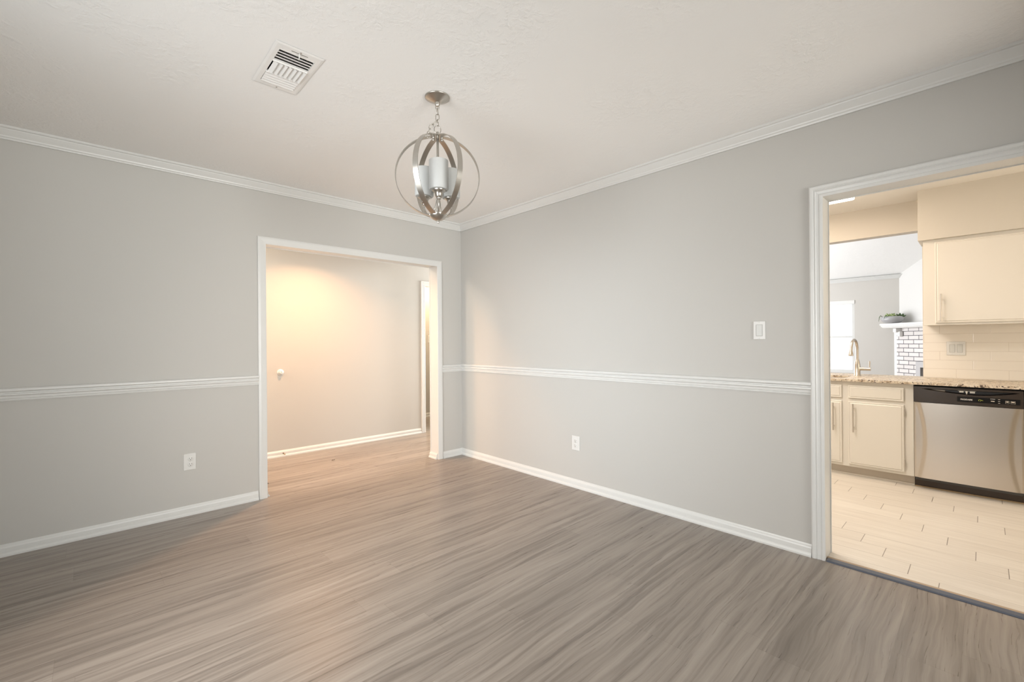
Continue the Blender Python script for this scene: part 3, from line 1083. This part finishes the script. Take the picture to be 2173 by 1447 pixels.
# three lamp arms
for k in range(3):
    a = math.radians(-90 + 3 + 120 * k)
    d_ = side * math.cos(a) + view * math.sin(a)
    c = PC + d_ * 0.078
    hub0 = PC + d_ * 0.010
    kp = [(0.006, 1.935), (0.010, 1.915), (0.015, 1.886), (0.025, 1.862), (0.040, 1.851), (0.058, 1.851), (0.071, 1.861), (0.0775, 1.876), (0.078, 1.896), (0.078, 1.910)]
    pts = []
    for i in range(len(kp) - 1):
        p0, p1, p2, p3 = kp[max(i - 1, 0)], kp[i], kp[i + 1], kp[min(i + 2, len(kp) - 1)]
        for j in range(4):
            u = j / 4
            q = [0.5 * (2 * p1[n] + (p2[n] - p0[n]) * u + (2 * p0[n] - 5 * p1[n] + 4 * p2[n] - p3[n]) * u * u + (3 * p1[n] - p0[n] - 3 * p2[n] + p3[n]) * u ** 3) for n in (0, 1)]
            pts.append(PC + d_ * q[0] + Z * q[1])
    pts.append(PC + d_ * kp[-1][0] + Z * kp[-1][1])
    bm = tube(B(), pts, 0.0030, 10)
    arm = obj('lamp_arm', bm, M['nickel'], pend, smooth=True)
    bm = lathe(B(), [(0, 1.896), (0.008, 1.896), (0.011, 1.899), (0.0115, 1.903), (0.010, 1.906), (0.015, 1.9075), (0.0175, 1.911), (0.0190, 1.920), (0.0220, 1.928), (0.0290, 1.934), (0.0325, 1.937), (0.0330, 1.941), (0.029, 1.942), (0.0, 1.940)], c, n=36)
    obj('lamp_cup', bm, M['nickel'], arm, smooth=True, autos=50)
    bm = lathe(B(), [(0.020, 1.9415), (0.044, 1.943), (0.0475, 1.948), (0.0475, 2.085), (0.0445, 2.085), (0.0445, 1.950), (0.042, 1.946), (0.020, 1.9445)], c, n=48)
    obj('lamp_shade', bm, M['shade'], pend, smooth=True, autos=50)

# ------------------------------------------------------------------ KITCHEN
CF = 4.83                       # cabinet face
CT = 0.847                      # counter top height
# ceiling lamp
kl = empty('kitchen_ceiling_light', (4.50, 1.30, CH), 'white fluorescent box light on the kitchen ceiling', 'ceiling light')
bm = B()
box(bm, (4.19, 0.74, CH - 0.012), (4.83, 1.86, CH - 0.0003), 0.003)
obj('lamp_frame', bm, M['white_board'], kl)
bm = B()
box(bm, (4.21, 0.76, CH - 0.045), (4.81, 1.84, CH - 0.010), 0.012)
obj('diffuser', bm, m_emit('lamp_diffuser', (1.0, 0.81, 0.64), 10.9), kl)

def panel_door(bm_, x, y0, y1, z0, z1, th=0.018, edge=0.018, lip=0.006):
    """slab door facing -x with a routed edge"""
    lv = [(0.0, y0, y1, z0, z1), (-(th - lip), y0, y1, z0, z1), (-(th - lip * 0.5), y0 + edge * .25, y1 - edge * .25, z0 + edge * .25, z1 - edge * .25),
          (-(th - lip * 0.9), y0 + edge * .7, y1 - edge * .7, z0 + edge * .7, z1 - edge * .7), (-th, y0 + edge, y1 - edge, z0 + edge, z1 - edge)]
    ls = [[bm_.verts.new((x + dx, a_, b_)) for a_, b_ in ((ya, za), (yb, za), (yb, zb), (ya, zb))] for dx, ya, yb, za, zb in lv]
    for a_, b_ in zip(ls, ls[1:]):
        for k in range(4):
            bm_.faces.new((a_[k], a_[(k + 1) % 4], b_[(k + 1) % 4], b_[k]))
    bm_.faces.new(ls[0])
    bm_.faces.new(ls[-1])
    return bm_


def bar_pull(x, y, z0, z1, parent):
    bm_ = B()
    tube(bm_, [(x - 0.032, y, z0), (x - 0.032, y, z1)], 0.0055, 12)
    for zz in (z0 + 0.04, z1 - 0.04):
        tube(bm_, [(x - 0.032, y, zz), (x, y, zz)], 0.0042, 10)
    return obj('handle', bm_, M['chrome'], parent, smooth=True, autos=40)


def hinge(x, y, z, parent):
    bm_ = B()
    tube(bm_, [(x - 0.012, y, z - 0.026), (x - 0.012, y, z + 0.026)], 0.0042, 10)
    tube(bm_, [(x - 0.012, y, z - 0.033), (x - 0.012, y, z - 0.026)], 0.0025, 8)
    tube(bm_, [(x - 0.012, y, z + 0.026), (x - 0.012, y, z + 0.033)], 0.0025, 8)
    return obj('hinge', bm_, M['chrome'], parent, smooth=True, autos=40)


cab = empty('sink_base_cabinet', (5.1, 0.86, 0), 'cream kitchen base cabinet under the sink left of the dishwasher', 'cabinet')
CY0, CY1 = 0.394, 1.330
bm = B()
box(bm, (CF, CY0, 0.082), (CF + 0.018, CY1, 0.8255))             # face frame
box(bm, (CF + 0.018, CY0, 0.082), (KX - 0.006, CY0 + 0.016, 0.8255))
box(bm, (CF + 0.018, CY1 - 0.016, 0.082), (KX - 0.006, CY1, 0.8255))
box(bm, (CF + 0.018, CY0 + .016, 0.082), (KX - 0.006, CY1 - .016, 0.10))
obj('carcass', bm, M['cab'], cab)
bm = B()
box(bm, (CF + 0.052, CY0, 0.0005), (CF + 0.066, CY1, 0.0815))
sweep(bm, [(0, 0.0005), (0.014, 0.0005), (0.013, 0.008), (0.007, 0.014), (0, 0.016)], (CF + 0.052, CY0, 0), (CF + 0.052, CY1, 0), (-1, 0, 0))
obj('toe_kick', bm, paint('toe_kick_enamel', (0.60, 0.54, 0.46), 0.5), cab)
for (y0, y1, hy, hg) in ((0.452, 0.820, 0.781, 0.449), (0.866, 1.236, 0.923, 1.239)):
    d_ = obj('door', panel_door(B(), CF - 0.0005, y0, y1, 0.105, 0.652), M['cab'], cab)
    bar_pull(CF - 0.018, hy, 0.390, 0.634, d_)
    for zz in (0.175, 0.590):
        hinge(CF, hg, zz, d_)
    obj('drawer_front', panel_door(B(), CF - 0.0005, y0, y1, 0.680, 0.791), M['cab'], cab)

cab2 = empty('corner_base_cabinet', (5.1, 1.7, 0), 'cream base cabinet at the far left end of the kitchen counter', 'cabinet')
bm = B()
box(bm, (CF, CY1 + .002, 0.082), (KX - 0.006, 1.895, 0.8255))
obj('carcass', bm, M['cab'], cab2)
bm = B()
box(bm, (CF + .052, CY1 + .002, 0.0005), (KX - 0.006, 1.895, 0.0815))
obj('toe_kick', bm, M['cab'], cab2)
obj('door', panel_door(B(), CF - 0.0005, 1.37, 1.84, 0.105, 0.652), M['cab'], cab2)

# worktop with the sink cut-out
SX0, SX1, SY0, SY1 = 4.885, 5.225, 0.862, 1.295
CX0 = 4.795
bm = B()
z0, z1 = 0.8265, CT
box(bm, (CX0, -1.30, z0), (SX0, 1.895, z1))
box(bm, (SX0, -1.30, z0), (KX - .001, SY0, z1))
box(bm, (SX0, SY1, z0), (KX - .001, 1.895, z1))
box(bm, (SX1, SY0, z0), (KX - .001, SY1, z1))
box(bm, (KX - .001, 0.378, z0), (5.56, 1.895, z1))
bmesh.ops.remove_doubles(bm, verts=bm.verts, dist=1e-5)
wt = obj('countertop', bm, M['granite'])
tag(wt, 'speckled tan granite kitchen countertop', 'countertop')

snk = empty('kitchen_sink', (5.055, 1.08, 0.642), 'stainless undermount sink in the granite counter', 'sink')
bm = B()
x0, x1, y0, y1 = SX0 - .012, SX1 + .012, SY0 - .012, SY1 + .012
lo = []
for (ins, z) in ((0.0, 0.8260), (0.012, 0.8260), (0.014, 0.80), (0.022, 0.66), (0.05, 0.645), (0.12, 0.642)):
    lo.append([bm.verts.new(p) for p in ((x0 + ins, y0 + ins, z), (x1 - ins, y0 + ins, z), (x1 - ins, y1 - ins, z), (x0 + ins, y1 - ins, z))])
for a, b in zip(lo, lo[1:]):
    for k in range(4):
        bm.faces.new((a[k], a[(k + 1) % 4], b[(k + 1) % 4], b[k]))
bm.faces.new(lo[-1])
obj('basin', bm, M['steel'], snk)
bm = lathe(B(), [(0, 0.0), (0.04, 0.0), (0.042, 0.003), (0.03, 0.004), (0.0, 0.002)], (5.055, 1.08, 0.642), n=24)
obj('drain', bm, M['chrome'], snk, smooth=True)

# faucet
FX, FY = 5.300, 0.829
fau = empty('kitchen_faucet', (FX, FY, CT), 'satin nickel gooseneck faucet behind the sink', 'faucet')
bm = lathe(B(), [(0, 0.0003), (0.027, 0.0003), (0.027, 0.004), (0.0235, 0.007), (0.0235, 0.095), (0.021, 0.118), (0.0145, 0.145), (0.0118, 0.160), (0.0118, 0.170), (0, 0.170)], (FX, FY, CT), n=32)
obj('body', bm, M['chrome'], fau, smooth=True, autos=50)
ex, ey = -0.18, 0.017
pts = [(FX, FY, CT + 0.160), (FX, FY, 1.06), (FX, FY, 1.095)]
for k in range(1, 16):
    a = math.pi * k / 15
    u = (1 - math.cos(a)) / 2
    pts.append((FX + ex * u, FY + ey * u, 1.095 + 0.092 * math.sin(a)))
pts.append((FX + ex * 1.02, FY + ey * 1.02, 1.085))
bm = tube(B(), pts, 0.0115, 16)
obj('gooseneck', bm, M['chrome'], fau, smooth=True, autos=50)
hd = Vector((-0.12, 0.02, -1)).normalized()
bm = lathe(B(), [(0.0, 0), (0.0120, 0), (0.0125, 0.012), (0.0185, 0.036), (0.0205, 0.052), (0.0200, 0.057), (0.0165, 0.058), (0.0, 0.057)], (FX + ex * 1.02, FY + ey * 1.02, 1.096), hd, n=28)
obj('spray_head', bm, M['chrome'], fau, smooth=True, autos=45)
bm = tube(B(), [(FX, FY - 0.018, 0.913), (FX, FY - 0.100, 0.913)], 0.0165, 20)
hv = obj('handle', bm, M['chrome'], fau, smooth=True, autos=45)
bm = tube(B(), [(FX, FY - 0.091, 0.925), (FX, FY - 0.092, 0.985)], [0.0048, 0.0062], 12)
obj('lever', bm, M['chrome'], hv, smooth=True, autos=45)

# dishwasher
DW0, DW1 = -0.192, 0.3915
dw = empty('dishwasher', (5.08, (DW0 + DW1) / 2, 0), 'stainless steel dishwasher with a dark control panel under the counter', 'dishwasher')
bm = B()
box(bm, (4.845, DW0 + .004, 0.06), (KX - 0.02, DW1 - .004, 0.815))
obj('tub', bm, plain('dishwasher_tub', (0.07, 0.065, 0.06), 0.5), dw)
bm = B()
box(bm, (4.872, DW0 + .002, 0.004), (4.90, DW1 - .002, 0.078), 0.003)
obj('kick_plate', bm, plain('brown_black_kick', (0.045, 0.026, 0.014), 0.4), dw)
# door: bowed centre panel with curved shoulders
bm = B()
NY, NZ = 96, 36
zb, zt_ = 0.090, 0.688
grid = []
for j in range(NZ + 1):
    t_ = -1 + 2 * j / NZ
    row = []
    for i in range(NY + 1):
        u = -1 + 2 * i / NY
        wv = 0.775 + 0.135 * abs(t_) ** 2.0
        s_ = smoothstep(wv + 0.055, wv - 0.035, abs(u)) if False else 1 - smoothstep(wv - 0.035, wv + 0.055, abs(u))
        edge = min(1.0, (1 - abs(u)) / 0.02)
        x_ = 4.804 - 0.008 * s_ - 0.003 * (1 - u * u) * s_ - 0.003 * (edge ** 0.5)
        row.append(bm.verts.new((x_, (DW0 + DW1) / 2 + u * (DW1 - DW0 - 0.004) / 2, zb + (zt_ - zb) * j / NZ)))
    grid.append(row)
for j in range(NZ):
    for i in range(NY):
        bm.faces.new((grid[j][i], grid[j][i + 1], grid[j + 1][i + 1], grid[j + 1][i]))
back = [bm.verts.new((4.842, y_, z_)) for y_, z_ in ((DW0 + .002, zb), (DW1 - .002, zb), (DW1 - .002, zt_), (DW0 + .002, zt_))]
bm.faces.new([grid[0][i] for i in range(NY + 1)] + [back[1], back[0]])
bm.faces.new([grid[NZ][i] for i in range(NY + 1)] + [back[2], back[3]])
bm.faces.new([grid[j][0] for j in range(NZ + 1)] + [back[3], back[0]])
bm.faces.new([grid[j][NY] for j in range(NZ + 1)] + [back[2], back[1]])
bm.faces.new(back)
obj('door', bm, M['steel'], dw, smooth=True, autos=50)
# control panel with the lens-shaped hand pocket
bm = B()
NY, NZ = 230, 84
pb, pt = 0.6905, 0.8135
grid = []


def pocket(y_, z_):
    if not (-0.181 < y_ < 0.356):
        return 0.0
    top = 0.7990
    c_ = 0.035
    u = (y_ - c_) / (0.321 if y_ > c_ else 0.216)
    bot = top - 0.033 * max(0.0, 1 - abs(u) ** 1.7)
    if z_ > top or z_ < bot:
        return 0.0
    return min(1.0, (z_ - bot) / 0.006) * min(1.0, (top - z_) / 0.0035)


for j in range(NZ + 1):
    z_ = pb + (pt - pb) * j / NZ
    row = []
    for i in range(NY + 1):
        y_ = DW0 + .002 + (DW1 - DW0 - .004) * i / NY
        row.append(bm.verts.new((4.798 + 0.024 * pocket(y_, z_), y_, z_)))
    grid.append(row)
for j in range(NZ):
    for i in range(NY):
        f = bm.faces.new((grid[j][i], grid[j][i + 1], grid[j + 1][i + 1], grid[j + 1][i]))
        cy = DW0 + .002 + (DW1 - DW0 - .004) * (i + .5) / NY
        cz = pb + (pt - pb) * (j + .5) / NZ
        f.material_index = 1 if pocket(cy, cz) > 0.0 and cy < 0.205 else 0
back = [bm.verts.new((4.842, y_, z_)) for y_, z_ in ((DW0 + .002, pb), (DW1 - .002, pb), (DW1 - .002, pt), (DW0 + .002, pt))]
bm.faces.new([grid[0][i] for i in range(NY + 1)] + [back[1], back[0]])
bm.faces.new([grid[NZ][i] for i in range(NY + 1)] + [back[2], back[3]])
bm.faces.new([grid[j][0] for j in range(NZ + 1)] + [back[3], back[0]])
bm.faces.new([grid[j][NY] for j in range(NZ + 1)] + [back[2], back[1]])
bm.faces.new(back)
pan = obj('control_panel', bm, [plain('dark_brown_panel', (0.036, 0.026, 0.019), 0.24), plain('black_pocket', (0.006, 0.005, 0.005), 0.3)], dw)
bm = B()
box(bm, (4.8165, 0.210, 0.783), (4.8195, 0.300, 0.7935))
obj('pocket_trim', bm, plain('grey_pocket_trim', (0.36, 0.32, 0.27), 0.3), pan)
bm = B()
box(bm, (4.812, 0.108, 0.7815), (4.820, 0.133, 0.7955), 0.002)
box(bm, (4.812, 0.049, 0.7795), (4.820, 0.076, 0.7925), 0.002)
box(bm, (4.8135, 0.044, 0.7930), (4.8195, 0.140, 0.7955))
tube(bm, [(4.812, 0.0935, 0.7935), (4.812, 0.0925, 0.7705)], [0.008, 0.002], 10)
obj('latch', bm, plain('pale_latch', (0.80, 0.78, 0.73), 0.3), pan)
bm = B()
box(bm, (4.7965, -0.1745, 0.7135), (4.7985, 0.1435, 0.7525), 0.0004)
disp = obj('display_strip', bm, plain('black_display', (0.008, 0.007, 0.007), 0.15), pan)
PRINT = plain('white_print', (0.85, 0.83, 0.79), 0.5)


def lettering(txt, y_left, z_base, height, width, x_face, parent, mat_, name='lettering'):
    cu = bpy.data.curves.new('txt', 'FONT')
    cu.body = txt
    cu.size = 1.0
    cu.extrude = 0.02
    cu.offset = 0.012
    ob = bpy.data.objects.new('txt', cu)
    COL.objects.link(ob)
    bpy.context.view_layer.update()
    me = bpy.data.meshes.new_from_object(ob.evaluated_get(bpy.context.evaluated_depsgraph_get()))
    bpy.data.objects.remove(ob)
    bm_ = B()
    bm_.from_mesh(me)
    xs = [v_.co.x for v_ in bm_.verts]
    ys = [v_.co.y for v_ in bm_.verts]
    for v_ in bm_.verts:
        u_ = (v_.co.x - min(xs)) / (max(xs) - min(xs))
        w_ = (v_.co.y - min(ys)) / (max(ys) - min(ys))
        v_.co = Vector((x_face - v_.co.z * 0.01, y_left - u_ * width, z_base + w_ * height))
    return obj(name, bm_, mat_, parent)


lettering('FRIGIDAIRE', 0.1250, 0.7270, 0.0105, 0.0625, 4.7955, disp, PRINT, 'brand_lettering')
lettering('NORMAL', -0.0290, 0.7445, 0.0042, 0.0255, 4.7955, disp, PRINT)
CREAM = plain('cream_print', (0.72, 0.66, 0.56), 0.5)
bm = B()
box(bm, (4.7960, -0.0500, 0.7285), (4.7966, -0.0320, 0.7340))
obj('cycle_mark', bm, CREAM, disp)
for zz in (0.7455, 0.7325, 0.7190):
    bm = B()
    box(bm, (4.7960, -0.0775, zz), (4.7966, -0.0675, zz + 0.0024))
    obj('indicator_mark', bm, CREAM, disp)
for (ya, yb, za, zb_) in ((-0.1215, -0.1030, 0.7205, 0.7400), (-0.1510, -0.1290, 0.7200, 0.7395)):
    bm = B()
    ro = [bm.verts.new((4.7961, y_, z_)) for y_, z_ in ((ya, za), (yb, za), (yb, zb_), (ya, zb_))]
    ri = [bm.verts.new((4.7961, y_, z_)) for y_, z_ in ((ya + .0008, za + .0008), (yb - .0008, za + .0008), (yb - .0008, zb_ - .0008), (ya + .0008, zb_ - .0008))]
    for k in range(4):
        bm.faces.new((ro[k], ro[(k + 1) % 4], ri[(k + 1) % 4], ri[k]))
    bt = obj('button_outline', bm, CREAM, disp)
    bm = B()
    box(bm, (4.7960, ya + .0035, za + .0085), (4.7966, yb - .0035, za + .0150))
    obj('button_mark', bm, CREAM, bt)
# green leaf-like energy mark: open loop and a tail
bm = B()
lp = [(4.7961, 0.0245 + 0.0065 * math.cos(a_), 0.7315 + 0.0060 * math.sin(a_)) for a_ in [math.radians(-60 + k * 20) for k in range(17)]]
tube(bm, lp, 0.0010, 6)
tube(bm, [(4.7961, 0.0180, 0.7335), (4.7961, 0.0140, 0.7335), (4.7961, 0.0100, 0.7310), (4.7961, 0.0075, 0.7300)], 0.0011, 6)
obj('energy_mark', bm, plain('yellow_green_print', (0.50, 0.56, 0.09), 0.5), disp)

# trim strip under the dishwasher kick plate
bm = B()
box(bm, (4.862, -1.0, 0.0003), (4.871, 0.392, 0.008))
struct('trim_7', bm, plain('tan_floor_strip', (0.38, 0.27, 0.15), 0.5), 'thin tan strip on the tile under the dishwasher', 'trim')

# next base cabinet right of the dishwasher (out of frame)
cab3 = empty('right_base_cabinet', (5.1, -0.7, 0), 'cream base cabinet to the right of the dishwasher', 'cabinet')
bm = B()
box(bm, (CF, -1.29, 0.082), (KX - 0.006, -0.198, 0.8255))
obj('carcass', bm, M['cab'], cab3)
bm = B()
box(bm, (CF + .052, -1.29, 0.0005), (KX - 0.006, -0.198, 0.0815))
obj('toe_kick', bm, M['cab'], cab3)
obj('door', panel_door(B(), CF - 0.0005, -0.70, -0.24, 0.105, 0.652), M['cab'], cab3)

# backsplash
bm = B()
box(bm, (KX - 0.008, -1.3, CT + 0.0005), (KX - 0.0003, 0.3755, 1.309))
bs = struct('wall_backsplash', bm, M['subway'], 'glossy cream subway tile backsplash above the counter', 'backsplash')

# wall cabinet
UX = 5.12
uc = empty('wall_cabinet', (5.27, -0.2, 1.305), 'cream wall cabinet above the backsplash under the soffit', 'cabinet')
UY1, UY0 = 0.350, -0.42
bm = B()
box(bm, (UX, UY0, 1.312), (UX + .018, UY1, 2.0175))
box(bm, (UX + .018, UY1 - .016, 1.312), (KX - .001, UY1, 2.0175))
box(bm, (UX + .018, UY0, 1.312), (KX - .001, UY0 + .016, 2.0175))
box(bm, (UX + .018, UY0 + .016, 1.312), (KX - .001, UY1 - .016, 1.330))
obj('carcass', bm, M['cab'], uc)
d_ = obj('door', panel_door(B(), UX - 0.0005, -0.375, 0.277, 1.322, 1.993), M['cab'], uc)
bar_pull(UX - 0.018, 0.241, 1.332, 1.560, d_)
bm = B()
box(bm, (UX - 0.004, UY0, 1.304), (UX + 0.020, UY1, 1.3115), 0.002)
obj('bottom_rail', bm, M['cab'], uc)

# ------------------------------------------------------------------ LIVING ROOM FIREPLACE (diagonal)
s2 = math.sqrt(0.5)
FP0 = Vector((10.588, 1.083, 0))                      # left end of the brick face
fp = empty('fireplace', FP0, 'white painted brick corner fireplace in the living room', 'fireplace')
fp.rotation_euler = (0, 0, math.radians(225))          # local +x runs along the face to the right, local +y points into the wall? (checked below)
# local frame: x -> (-s2,-s2), y -> (s2,-s2) : into the wall


def fobj(name, bm_, mats, parent, smooth=False):
    bmesh.ops.recalc_face_normals(bm_, faces=bm_.faces)
    me = bpy.data.meshes.new(name)
    bm_.to_mesh(me)
    bm_.free()
    for m_ in (mats if isinstance(mats, (list, tuple)) else [mats]):
        me.materials.append(m_)
    if smooth:
        for p_ in me.polygons:
            p_.use_smooth = True
    o_ = bpy.data.objects.new(name, me)
    COL.objects.link(o_)
    o_.parent = parent
    return o_


bm = B()
box(bm, (0, 0, 0.001), (0.39, 0.10, 1.377))
box(bm, (0.39, 0, 0.80), (1.25, 0.10, 1.377))
box(bm, (1.25, 0, 0.001), (1.65, 0.10, 1.377))
fobj('brick_face', bm, M['brick'], fp)
bm = B()
box(bm, (-0.062, 0.004, 0.001), (-0.001, 0.075, 1.377))
fobj('side_board', bm, M['white_board'], fp)
bm = B()
box(bm, (0.392, -0.006, 0.001), (0.478, 0.06, 0.798))
box(bm, (1.162, -0.006, 0.001), (1.248, 0.06, 0.798))
box(bm, (0.478, -0.006, 0.700), (1.162, 0.06, 0.798))
fobj('metal_surround', bm, plain('pale_grey_metal', (0.55, 0.54, 0.55), 0.4), fp)
bm = B()
box(bm, (0.478, 0.061, 0.001), (1.162, 0.098, 0.70))  # solid black block filling the firebox opening
fobj('firebox', bm, plain('firebox_black', (0.03, 0.03, 0.032), 0.6), fp)
# mantel shelf: stepped edge, left end tucked to the far wall
mt = empty('mantel_shelf', FP0 + Vector((0, 0, 1.38)), 'thick white mantel shelf over the corner fireplace', 'mantel')
mt.rotation_euler = fp.rotation_euler
bm = B()
prof = [(0.055, 1.378), (0.030, 1.388), (0.022, 1.402), (0.012, 1.412), (0.016, 1.424), (0.004, 1.434), (0.0, 1.448), (0.004, 1.462), (0.012, 1.467)]
lo = []
for ins, z_ in prof:
    lo.append([bm.verts.new((x_, y_, z_ - 1.38)) for x_, y_ in ((-0.135 + ins, -0.20 + ins), (1.75, -0.20 + ins), (1.75, 0.09), (0.02, 0.09), (-0.135 + ins, -0.075))])
for a, b in zip(lo, lo[1:]):
    for k in range(5):
        bm.faces.new((a[k], a[(k + 1) % 5], b[(k + 1) % 5], b[k]))
bm.faces.new(lo[0]); bm.faces.new(lo[-1])
fobj('shelf', bm, M['white_board'], mt)
for x_ in (0.075, 1.45):
    bm = B()
    box(bm, (x_ - 0.035, -0.10, -0.075), (x_ + 0.030, -0.002, -0.0025), 0.006)
    box(bm, (x_ + 0.0, -0.06, -0.150), (x_ + 0.062, -0.002, -0.060), 0.008)
    fobj('corbel', bm, M['white_board'], mt)

# planted bowl on the mantel
pc = Vector((10.452, 1.128, 1.4675))
pb_ = empty('succulent_bowl', pc, 'grey oval bowl of green succulents at the left end of the mantel', 'planter')
bm = lathe(B(), [(0, 0), (0.07, 0.0), (0.115, 0.012), (0.150, 0.046), (0.160, 0.074), (0.154, 0.102), (0.132, 0.124), (0.126, 0.124), (0.144, 0.100), (0.142, 0.085), (0.0, 0.080)], pc, n=40)
for v_ in bm.verts:
    dv = v_.co - pc
    sdir = Vector((s2, s2, 0))
    a_ = dv.dot(sdir)
    v_.co = pc + dv - sdir * a_ + sdir * a_ * 1.05
obj('bowl', bm, plain('silver_grey_ceramic', (0.42, 0.42, 0.43), 0.3), pb_, smooth=True, autos=60)
bm = lathe(B(), [(0, 0.085), (0.08, 0.088), (0.137, 0.080), (0.137, 0.076), (0.0, 0.074)], pc, n=24)
obj('soil', bm, plain('dark_soil', (0.06, 0.05, 0.035), 0.9), pb_)
random.seed(5)
GREENS = [plain('succulent_green', (0.20, 0.30, 0.11), 0.5), plain('succulent_pale_green', (0.36, 0.45, 0.20), 0.5), plain('succulent_dark_green', (0.10, 0.17, 0.07), 0.5)]
for k in range(7):
    a_ = k * 2.4
    rr = 0.03 + 0.09 * (k % 3) / 2
    cc = pc + Vector((rr * math.cos(a_), rr * math.sin(a_), 0.100))
    bm = B()
    for j in range(11):
        an = j * 2.399
        el = 0.25 + 1.0 * j / 11
        L = random.uniform(0.06, 0.085)
        dv = Vector((math.cos(an) * math.cos(el), math.sin(an) * math.cos(el), math.sin(el)))
        tube(bm, [cc + dv * L * t_ + Vector((0, 0, 0.012 * t_ * t_)) for t_ in (0, .3, .65, .9, 1.0)], [0.006, 0.011, 0.012, 0.006, 0.001], 7)
    obj('succulent', bm, GREENS[k % 3], pb_, smooth=True)
tv = Vector((0.5, -1, 0)).normalized()
for (s_, ln) in ((0.020, 0.13), (-0.10, 0.05)):
    lft = Vector((s2, s2, 0))
    bm = B()
    base = pc + lft * (0.05 + s_) - Vector((s2, -s2, 0)) * 0.12
    outw = Vector((-s2, s2, 0))
    pts = [base + Vector((0, 0, 0.122)), base + outw * 0.03 + Vector((0, 0, 0.140)), base + outw * 0.050 + Vector((0, 0, 0.115)), base + outw * 0.058 + lft * 0.01 + Vector((0, 0, 0.10 - ln * .5))]
    tube(bm, pts, [0.004, 0.006, 0.0055, 0.002], 7)
    obj('trailing_stem', bm, GREENS[2], pb_, smooth=True)
